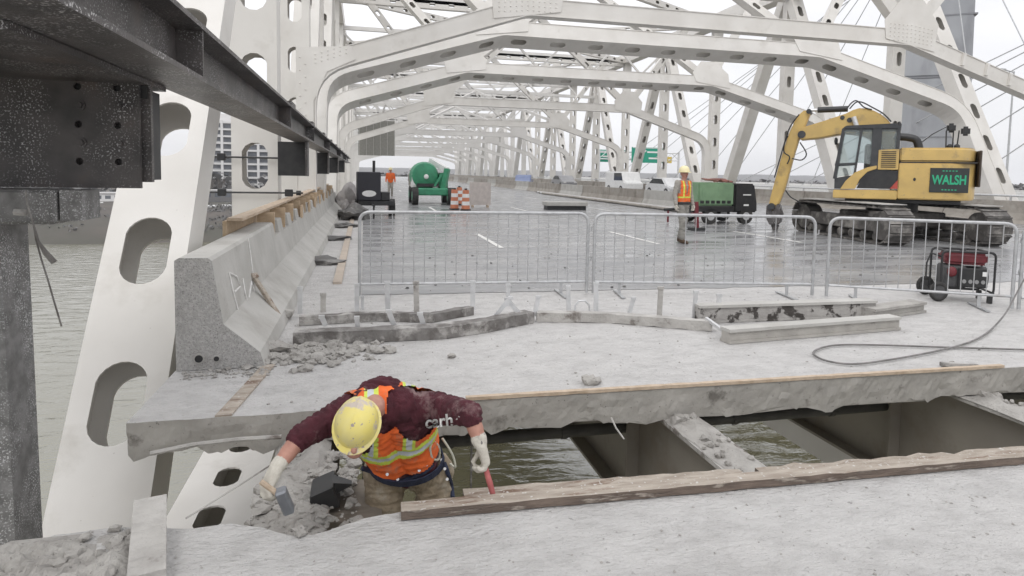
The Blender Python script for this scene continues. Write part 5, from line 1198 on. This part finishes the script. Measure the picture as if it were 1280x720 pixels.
# ================================================================== GREEN BOOM LIFT
c0 = PZ(541, 256, 0.006); t = thing('boom_lift', 'green boom lift with folded white boom parked in mid roadway', 'boom lift', c0+Vector((0, .8, 0)), R(0))
MB().bb(-.8, .85, -.9, 1.6, .45, .80).build('chassis', GREEN, t, bevel=.05)
for x in (-.85, .85):
    for y in (-.75, 1.4):
        b = MB(); b.cyl((x-.14, y, .42), (x+.14, y, .42), .42, 22); wh = b.build('wheel', RUBBER, t, smooth=True); MB().cyl((x-.15, y, .42), (x+.15, y, .42), .22, 14).build('rim', GREEN, wh)
b = MB(); b.lathe([(.35, -.62), (.62, -.55), (.70, -.3), (.70, .3), (.62, .55), (.35, .62)], (-.35, .2, 1.38), 22, Matrix.Rotation(R(90), 3, 'X')); b.build('counterweight', GREEN, t, smooth=True)
MB().bb(.35, .80, -.3, .9, .80, 1.55).build('turret', GREEN, t, bevel=.06, segs=2)
MB().bar((.50, -.45, .55), (.72, -.55, 1.75), .34, .22).build('riser', GREEN, t)
MB().bar((.72, -.45, 1.68), (.02, .5, 2.15), .26, .26).build('boom', WHITE, t); MB().bar((.10, -.6, .9), (.45, -.6, 1.5), .1, .1).build('lift_cylinder', GREEN, t); MB().bb(-.75, .3, -.62, -.5, .86, 1.02).build('hose_tray', BLACK, t)
MB().bb(-.98, -.75, -.35, .4, .80, 1.5).build('engine_cover', WHITE, t, bevel=.04); MB().lump((-.3, -.55, 1.35), .12, 3, (1, .4, 1), 2, .05).build('lamp', WHITE, t)
# ================================================================== BARRELS and signs by the lift
def barrel(x, y, label):
    t = thing('traffic_barrel', label, 'traffic barrel', PZ(x, y, 0.006), 0, 'orange and white traffic barrels'); t.scale = (.62, .62, .86)
    MB().lathe([(.36, 0), (.36, .06), (.30, .07)], n=18).build('base', BLACK, t)
    for k in range(5):
        z0, z1 = .07+.185*k, .07+.185*(k+1); MB().lathe([(.29-.016*k, z0), (.29-.016*k-.012, z1)], n=18).build('band', WHITE if k % 2 else mat('faded_orange', (.62, .22, .12), (.5, .19, .11), .7), t, smooth=True)
    MB().lathe([(.1, .995), (.1, 1.06), (.03, 1.08)], n=10).build('handle', BLACK, t); return t
barrel(568, 262, 'orange and white traffic barrel nearest the green boom lift'); barrel(582, 263, 'orange and white traffic barrel beside the pale board'); barrel(574, 256, 'orange and white traffic barrel behind the front pair')
t = thing('pale_board', 'pale plywood board on feet beside the traffic barrels', 'board', PZ(600, 259, 0.006)); MB().bb(-.5, .5, -.02, .02, .1, 1.15).build('panel', mat('pale_panel', (.55, .50, .47), None, .8), t)
for x in (-.35, .35): MB().bb(x-.03, x+.03, -.2, .2, 0, .1).build('foot', WOOD, t)
t = thing('low_trestle', 'low pale trestle slab with dark gap standing on the roadway', 'trestle', PZ(706, 262, 0.006)); MB().bb(-.95, .95, -.4, .4, .18, .36).build('slab_top', BARR, t, bevel=.02); MB().bb(-.9, .9, -.3, .3, 0.0, .17).build('gap_shade', BLACK, t)  # black block under the slab stands in for the shade of the gap

# ================================================================== TARP HEAP and bags by the parapet
def cloth(c, r, sq, seed, label, cat, m=TARP, n=3):
    b = MB(); b.lump((0, 0, r*sq[2]*0.55), r, seed, sq, n, 0.45); o = tag(b.build('tarp' if cat == 'tarp' else 'sandbag', m, smooth=True), label, cat); o.location = c; return o
cloth(PZ(440, 274), .55, (.85, 1.2, .6), 21, 'grey tarp heap by the parapet next to the black trailer', 'tarp'); cloth(PZ(433, 263), .62, (.6, 1.5, .85), 22, 'pale tarp bundle against the timber form end', 'tarp', mat('pale_tarp', (.36, .34, .33), (.26, .245, .24), .8, scale=4))
cloth(PZ(404, 330), .23, (1.1, .8, .35), 23, 'dark folded bag on the deck nearest the parapet joint debris', 'bag'); cloth(PZ(419, 300), .26, (1.2, .7, .25), 24, 'flat dark bag further along the parapet', 'bag'); cloth(PZ(428, 284), .3, (1.2, .9, .25), 25, 'flat dark bag near the grey tarp heap', 'bag')

# ================================================================== RIGHT PARAPETS, MEDIAN
t = thing('road_parapet', 'long brown concrete parapet along the excavator side of the deck', 'parapet', (0, 0, 0))
pr = [(24.35, 0), (24.6, .12), (24.72, .40), (24.78, .86), (25.15, .86), (25.15, 0)]
for i in range(20): b = MB(); b.prism([(x, 4.2+9*i, z+.004) for x, z in pr], (0, 8.96, 0)); b.build('wall_section', BROWN, t)
b = MB(); b.tube([(24.95, 4.3, 1.06), (24.95, 184, 1.06)], .045, 8); b.build('top_rail', GALV, t)
for i in range(60): b = MB(); b.bar((24.95, 4.5+3*i, .86), (24.95, 4.5+3*i, 1.05), .06, .06, up=(1, 0, 0)); b.build('rail_post', GALV, t)
t = thing('median_barrier', 'grey concrete median barrier in front of the parked cars', 'barrier', (0, 0, 0))
pr = [(-.3, 0), (-.22, .1), (-.1, .33), (-.08, .81), (.08, .81), (.1, .33), (.22, .1), (.3, 0)]
for i in range(22): b = MB(); b.prism([(15.2+x, 27+5*i, z+.01) for x, z in pr], (0, 4.95, 0)); b.build('barrier_section', BROWN if i % 3 else BARR, t)
t = thing('pipe_stack', 'low stack of long pipes lying along the median barrier', 'pipes', (13.6, 25, 0.006))
for k in range(5): MB().tube([(.16*k, 0, .08), (.16*k, 22+k, .08)], .075, 10).build('pipe', GALV if k % 2 else BROWN, t, smooth=True)
def car(loc_, rz, m, label, van=False):
    t = thing('parked_car', label, 'car', loc_, rz); hh = 1.9 if van else 1.45
    b = MB(); pts = [(-2.2, .35), (-2.25, .75), (-1.3, .92), (-.7, hh-.03), (.9, hh), (1.7, .98), (2.2, .9), (2.25, .35)] if not van else [(-2.4, .35), (-2.4, .95), (-1.9, 1.05), (-1.5, hh), (2.3, hh+.02), (2.4, .35)]
    b.prism([(x, -.85, z) for x, z in pts], (0, 1.7, 0)); b.build('body', m, t, bevel=.08, segs=3, smooth=True)
    wp = [(-1.12, .98), (-.65, hh-.1), (.82, hh-.07), (1.45, 1.0)] if not van else [(-1.75, 1.12), (-1.45, hh-.12), (.2, hh-.12), (.2, 1.12)]
    for y in (-.862, .852): b = MB(); b.prism([(x, y, z) for x, z in wp], (0, .01, 0)); b.build('side_window', GLD, t)
    for x in (-1.4, 1.4):
        for y in (-.78, .78): b = MB(); b.cyl((x, y-.1, .33), (x, y+.1, .33), .33, 18); w_ = b.build('wheel', RUBBER, t, smooth=True); MB().cyl((x, y-.11, .33), (x, y+.11, .33), .19, 12).build('rim', GALV, w_)
    for y in (-.6, .6): MB().box((-2.25, y, .68), (.04, .3, .14)).build('headlight', WHITE, t)
    return t
car((17.0, 66, 0.01), R(70), CARB, 'blue parked car beyond the median barrier'); car((23, 53, 0.01), R(90), WHITE, 'white van by the dark leaning truss diagonal', True)
car((22.2, 68, 0.01), R(90), mat('car_grey', (.3, .3, .31), None, .3), 'grey parked car further along beside the truss'); car((23, 44.5, 0.01), R(90), mat('car_white', (.7, .7, .7), None, .3), 'white parked car beside the far parapet')

# ================================================================== CABLE-STAYED BRIDGE beyond
def at(x, y, dep): d = ray(x, y); return CAM+d*dep
pb_, pt_ = at(1147, 300, 66), at(1168, -140, 66)
t = thing('bridge_pylon', 'tall grey concrete bridge pylon rising behind the excavator', 'pylon', (pb_.x, pb_.y, 0))
b = MB()
for z0, z1, w0, w1 in ((-20, 0, 4.6, 4.3), (0, 12, 4.3, 4.05), (12.02, 24, 4.03, 3.8), (24.02, 36, 3.78, 3.5)):
    b = MB(); h = [(-w0, -2.4), (w0, -2.4), (w0, 2.4), (-w0, 2.4)]; h2 = [(-w1, -2.4), (w1, -2.4), (w1, 2.4), (-w1, 2.4)]
    b.hexa([(x*.82, y, z0) for x, y in h]+[(x*.82, y, z1) for x, y in h2]); b.build('lift', PYLON, t, bevel=.18)
for z in (5.9, 11.9, 17.9): MB().bb(-3.45, 3.45, -2.43, 2.43, z, z+.16).build('joint_band', mat('joint_dark', (.24, .245, .26), None, .9), t)
t.rotation_euler = (0, 0, R(-38))
top1 = Vector((pb_.x, pb_.y, 33.5))
def stays(par, top, anchors, r=0.05):
    for i, a in enumerate(anchors): MB().tube([a, top+Vector((0, 0, -0.9*i))], r, 6).build('stay_cable', CABLE, par)
# deck of the cable-stayed bridge, parallel to this one
XD2 = pb_.x+3
t2 = thing('cable_bridge_deck', 'pale deck of the cable-stayed bridge seen beyond the truss side', 'bridge deck', (0, 0, 0))
MB().bb(XD2-7, XD2+9, -20, 230, -2.2, -0.3).build('deck_girder', BROWN, t2); MB().bb(XD2-7, XD2-6.6, -20, 230, -0.3, .75).build('edge_wall', WHITE, t2); MB().bb(XD2+8.6, XD2+9, -20, 230, -0.3, .75).build('edge_wall', WHITE, t2)
sc = thing('stay_cables', 'fan of thin stay cables rising to the grey concrete pylon', 'cables', (0, 0, 0))
stays(sc, top1, [Vector((XD2-6.8, pb_.y+12+9*i, .6)) for i in range(9)])
stays(sc, top1, [Vector((XD2-6.8, pb_.y-10-9*i, .6)) for i in range(3)])
p2 = Vector((XD2+1.5, 8, 0)); t = thing('bridge_pylon', 'second grey concrete pylon out to the side past the excavator', 'pylon', (p2.x, p2.y, 0))
b = MB(); b.hexa([(-3.6, -2.2, -20), (3.6, -2.2, -20), (3.6, 2.2, -20), (-3.6, 2.2, -20), (-2.6, -2, 36), (2.6, -2, 36), (2.6, 2, 36), (-2.6, 2, 36)]); b.build('shaft', PYLON, t)
sc2 = thing('stay_cables', 'fan of thin stay cables rising past the pylon to the side of the excavator', 'cables', (0, 0, 0))
stays(sc2, Vector((p2.x-2.6, p2.y, 33)), [Vector((XD2-6.8, 26+7*i, .6)) for i in range(9)])
# lamp post on that deck
t = thing('lamp_post', 'thin grey lamp post on the cable bridge past the excavator', 'lamp post', at(1255, 262, 55)); t.location.z = -.3
MB().tube([(0, 0, 0), (0, 0, 11.5)], [.11, .06], 8).build('pole', CABLE, t); MB().tube([(0, 0, 11.4), (-1.2, 0, 11.6)], .05, 6).build('arm', CABLE, t); MB().box((-1.3, 0, 11.6), (.6, .25, .12)).build('lantern', CABLE, t)

# ================================================================== GREEN ROAD SIGNS on a gantry
q = at(795, 236, 118); t = thing('sign_gantry', 'grey gantry frame carrying the green road signs beyond the truss', 'gantry', (q.x, q.y, 0))
zz = at(795, 195, 118).z
for z in (zz-.7, zz+.7): MB().tube([(-7.5, .5, z), (9, .5, z)], .12, 8).build('chord', GALV, t)
for i in range(11): MB().tube([(-7.5+1.65*i, .5, zz-.7+1.4*(i % 2)), (-7.5+1.65*(i+1), .5, zz+.7-1.4*(i % 2))], .06, 6).build('lacing', GALV, t)
for x in (-7.4, 8.9): MB().tube([(x, .5, -20), (x, .5, zz+.9)], .22, 10).build('post', GALV, t)
def roadsign(x0, y0, x1, y1, marks, label, m=SIGNG):
    a, c = at(x0, y0, 118), at(x1, y1, 118); w, h = (c-a).length*0.5, abs(a.z-c.z); mid = (a+c)/2
    t = thing('road_sign', label, 'road sign', mid); w = abs(x1-x0)*118/FPX/2*1.0
    MB().bb(-w, w, 0, .08, -h/2, h/2).build('panel', m, t)
    for i, (u0, v0, u1, v1, th) in enumerate(marks): MB().bar((-w+2*w*u0, -.02, h/2-h*v0), (-w+2*w*u1, -.02, h/2-h*v1), .03, th, up=(0, .01, 1)).build('white_line', WHITE, t)
    return t
roadsign(744, 187, 785, 203, [(.1, .2, .55, .2, .25), (.2, .55, .8, .55, .3), (.85, .85, .6, .3, .15)], 'green road sign with white lines nearest the blue car')
roadsign(788, 184, 834, 204, [(.08, .85, .42, .2, .22), (.45, .3, .8, .3, .3), (.5, .7, .75, .7, .3), (.85, .15, .95, .8, .2), (.03, .04, .97, .04, .1)], 'wide green road sign with white arrow lines')
roadsign(834, 196, 840, 204, [(.2, .5, .8, .5, .2)], 'small yellow exit panel beside the wide green sign', mat('sign_yellow', (.62, .46, .10), None, .5))

# ================================================================== FAR BANK: buildings, boats, trees
def groundz(y): return -14.0
ct = at(301, 238, 300); t = thing('condo_tower', 'white apartment tower with a grid of balconies across the river', 'building', (ct.x, ct.y, -15), R(8))
WB = mat('tower_white', (.72, .71, .70), (.66, .65, .64), .7); fw, nf, fh, nb = 37.0, 10, 3.25, 7
MB().bb(-fw/2+.3, fw/2-.3, 0.6, 16, 0, 6+nf*fh).build('core', mat('tower_grey', (.34, .335, .33), None, .8), t)
for i in range(nf+1): MB().bb(-fw/2, fw/2, -.9, .6, 5.2+i*fh, 6.0+i*fh).build('balcony_slab', WB, t)
for j in range(nb+1): x = -fw/2+j*fw/nb; MB().bb(x-.55, x+.55, -1.0, .59, 0, 6+nf*fh+.6).build('pier', WB, t)
pn = None
for i in range(nf):
    for j in range(nb):
        if pn is None: pn = MB().bb(-1.9, 1.9, .50, .58, 6.3, 8.2).build('window', PANE, t); o = pn
        else: o = pn.copy(); col.objects.link(o)
        o.location = (-fw/2+(j+.5)*fw/nb, 0, i*fh)
MB().bb(-fw/4, fw/4, 4, 12, 6+nf*fh, 10+nf*fh).build('roof_house', WB, t)
for i in range(nf):
    for j in range(nb): MB().bb(-fw/2+(j+.12)*fw/nb, -fw/2+(j+.88)*fw/nb, -.98, -.9, 6.05+i*fh, 6.5+i*fh).build('railing', mat('rail_grey', (.5, .5, .5), None), t) if j % 2 else None
def block(x, y, dep, w, h, dp, m, label, rows=2, cols=6, base=-15.0):
    p = at(x, y, dep); t = thing('riverside_building', label, 'building', (p.x, p.y, base), R(10))
    MB().bb(-w/2, w/2, 0, dp, 0, h).build('wall', m, t); MB().bb(-w/2-.3, w/2+.3, -.3, dp+.3, h+.01, h+.5).build('roof', mat('roof_pale', (.5, .49, .48), None, .8), t)
    for i in range(rows):
        for j in range(cols): MB().bb(-w/2+(j+.2)*w/cols, -w/2+(j+.8)*w/cols, -.06, -.003, (i+.3)*h/rows, (i+.78)*h/rows).build('window', PANE, t)
block(135, 262, 300, 30, 9, 12, mat('wall_buff', (.42, .39, .36), None, .8), 'buff riverside block seen between bracket plate and truss diagonal', 3, 8)
block(112, 268, 245, 22, 5.5, 10, WB, 'low white riverside building under the steel bracket', 2, 7)
block(285, 272, 260, 26, 7, 10, mat('wall_dark', (.17, .165, .165), None, .8), 'dark low building at the foot of the white tower', 2, 7)
block(330, 268, 310, 30, 9, 12, mat('wall_mid', (.33, .32, .31), None, .8), 'grey low building beside the white tower', 2, 8)
block(60, 262, 340, 34, 12, 12, mat('wall_mid2', (.38, .37, .36), None, .8), 'grey riverside block left of the buff one', 3, 9)
for i, (x, y, dep, lb) in enumerate(((112, 279, 235, 'white cabin cruiser nearest the pale path'), (128, 277, 240, 'white cabin cruiser beside the truss diagonal'), (268, 280, 236, 'white cabin cruiser below the white tower'), (287, 277, 240, 'white cabin cruiser near the first post'))):
    p = at(x, y, dep); t = thing('moored_boat', lb, 'boat', (p.x, p.y, -16.3), R(15+10*i))
    b = MB(); b.hexa([(-5, -1.2, 0), (4, -1.2, 0), (4, 1.2, 0), (-5, 1.2, 0), (-5.2, -1.6, 1.5), (6, -.5, 1.7), (6, .5, 1.7), (-5.2, 1.6, 1.5)]); b.build('hull', WHITE, t, bevel=.1)
    MB().bb(-3.5, 1.8, -1.2, 1.2, 1.5, 3.0).build('cabin', WHITE, t, bevel=.2); MB().bb(-3.3, 1.84, -1.23, 1.23, 2.0, 2.6).build('cabin_window', GLD, t); MB().bb(-2.8, .5, -1, 1, 3.0, 3.9).build('flybridge', WHITE, t, bevel=.15)
# winter trees: real branches
def tree_mesh(seed, h, spread=.55):
    rd = random.Random(seed); b = MB(); c = MB()
    def grow(p, d, l, r, k, mb):
        q = p+d*l; mb.tube([p, p.lerp(q, .5)+Vector((rd.uniform(-1, 1), rd.uniform(-1, 1), 0))*l*.06, q], [r, r*.8, r*.6], 5 if k < 2 else 3, caps=False)
        if k == 5: return
        for i in range(3 if k < 4 else 4):
            dd = (d+Vector((rd.uniform(-1, 1), rd.uniform(-1, 1), rd.uniform(-.25, .7)))*spread*1.25).normalized(); grow(p.lerp(q, rd.uniform(.55, 1)), dd, l*rd.uniform(.62, .82), max(r*.55, .022), k+1, c)
    grow(Vector((0, 0, 0)), Vector((0, 0, 1)), h*.27, h*.022, 0, b); return b, c
protos = []
for sd, h in ((1, 13), (2, 15), (5, 11)):
    t = thing('winter_tree', 'placeholder', 'tree', (0, 0, -400)); b, c = tree_mesh(sd, h); b.build('trunk', TREEB, t); c.build('crown', TREEB, t); protos.append(t)
spots = [(820, 236, 200, 'bare tree under the wide green sign'), (838, 237, 215, 'bare tree just left of the walking worker head'), (850, 237, 190, 'bare tree right behind the walking worker'), (700, 232, 230, 'bare tree between far truss posts left of the signs'),
         (280, 262, 270, 'bare tree in front of the white tower'), (262, 262, 262, 'bare tree at the left foot of the white tower'), (118, 262, 300, 'bare tree by the low white riverside building'), (1004, 243, 240, 'bare tree behind the excavator stick'), (1262, 245, 230, 'bare tree past the rear of the excavator'), (1022, 243, 250, 'bare tree behind the excavator cab front')]
for i, (x, y, dep, lb) in enumerate(spots):
    t = protos[i] if i < 3 else copy_tree(protos[i % 3]); p = at(x, y, dep); t.location = (p.x, p.y, -14.0); t.rotation_euler = (0, 0, i*1.3); s = 1+.12*((i*7) % 4); t.scale = (s, s, s*1.1); t['label'] = lb; t['group'] = 'bare winter trees on the far bank'
rd = random.Random(31); b = MB()
for i in range(160):
    x = rd.uniform(-170, 20); y = rd.uniform(204, 250); zb = -18.6+(y-200)*.1
    for k in range(40): q = Vector((x+rd.gauss(0, 1.5), y+rd.gauss(0, 1.5), zb+rd.uniform(0, 2.4))); d1 = Vector((rd.uniform(-1, 1), rd.uniform(-1, 1), rd.uniform(-1, 1))).normalized()*.5; d2 = Vector((rd.uniform(-1, 1), rd.uniform(-1, 1), rd.uniform(-1, 1))).normalized()*.4; b.add([q-d1, q+d2, q+d1, q-d2], [(0, 1, 2, 3)])
tag(stuff(b.build('bank_scrub', WOODS)), 'leafless brown scrub along the far river bank slope', 'scrub')
# distant wooded skyline: reads as one mass
rd = random.Random(9); b = MB()
for i in range(2600):
    a = rd.uniform(-52, 70); dist = rd.uniform(300, 620); x, y = math.sin(R(a))*dist, math.cos(R(a))*dist
    if y < 235: dist *= 235/max(60, y); x, y = math.sin(R(a))*dist, max(236, y)
    if dist > 900: continue
    h = rd.uniform(8, 13)*(1+.15*noise.noise(Vector((x*.01, y*.01, 0)))); zb = -13
    for k in range(22):
        ux, uy, uz = rd.gauss(0, 3.4), rd.gauss(0, 3.4), zb+h*rd.uniform(.15, 1.0); s = rd.uniform(.8, 2.2); q = Vector((x+ux, y+uy, uz)); d1 = Vector((rd.uniform(-1, 1), rd.uniform(-1, 1), rd.uniform(-.6, 1))).normalized()*s; d2 = Vector((rd.uniform(-1, 1), rd.uniform(-1, 1), rd.uniform(-.6, 1))).normalized()*s
        b.add([q-d1, q+d2, q+d1, q-d2], [(0, 1, 2, 3)])
tag(stuff(b.build('far_woods', WOODS)), 'grey wooded skyline along the far side of the river', 'woods')

# ================================================================== HAZE over the river
hz = MB(); hz.bb(-1900, 1900, -350, 1900, -22, 60); ho = hz.build('haze', None); ho.data.materials.clear()
hm_ = bpy.data.materials.new('haze_air'); hm_.use_nodes = True; ht = hm_.node_tree; ht.nodes.clear()
pv = N(ht, 'ShaderNodeVolumePrincipled'); pv.inputs['Color'].default_value = (0.93, 0.95, 1.0, 1); pv.inputs['Density'].default_value = 0.00022; pv.inputs['Anisotropy'].default_value = 0.2
ov = N(ht, 'ShaderNodeOutputMaterial'); ht.links.new(pv.outputs[0], ov.inputs['Volume']); ho.data.materials.append(hm_)
tag(stuff(ho), 'pale damp haze hanging over the river and bridge', 'haze')
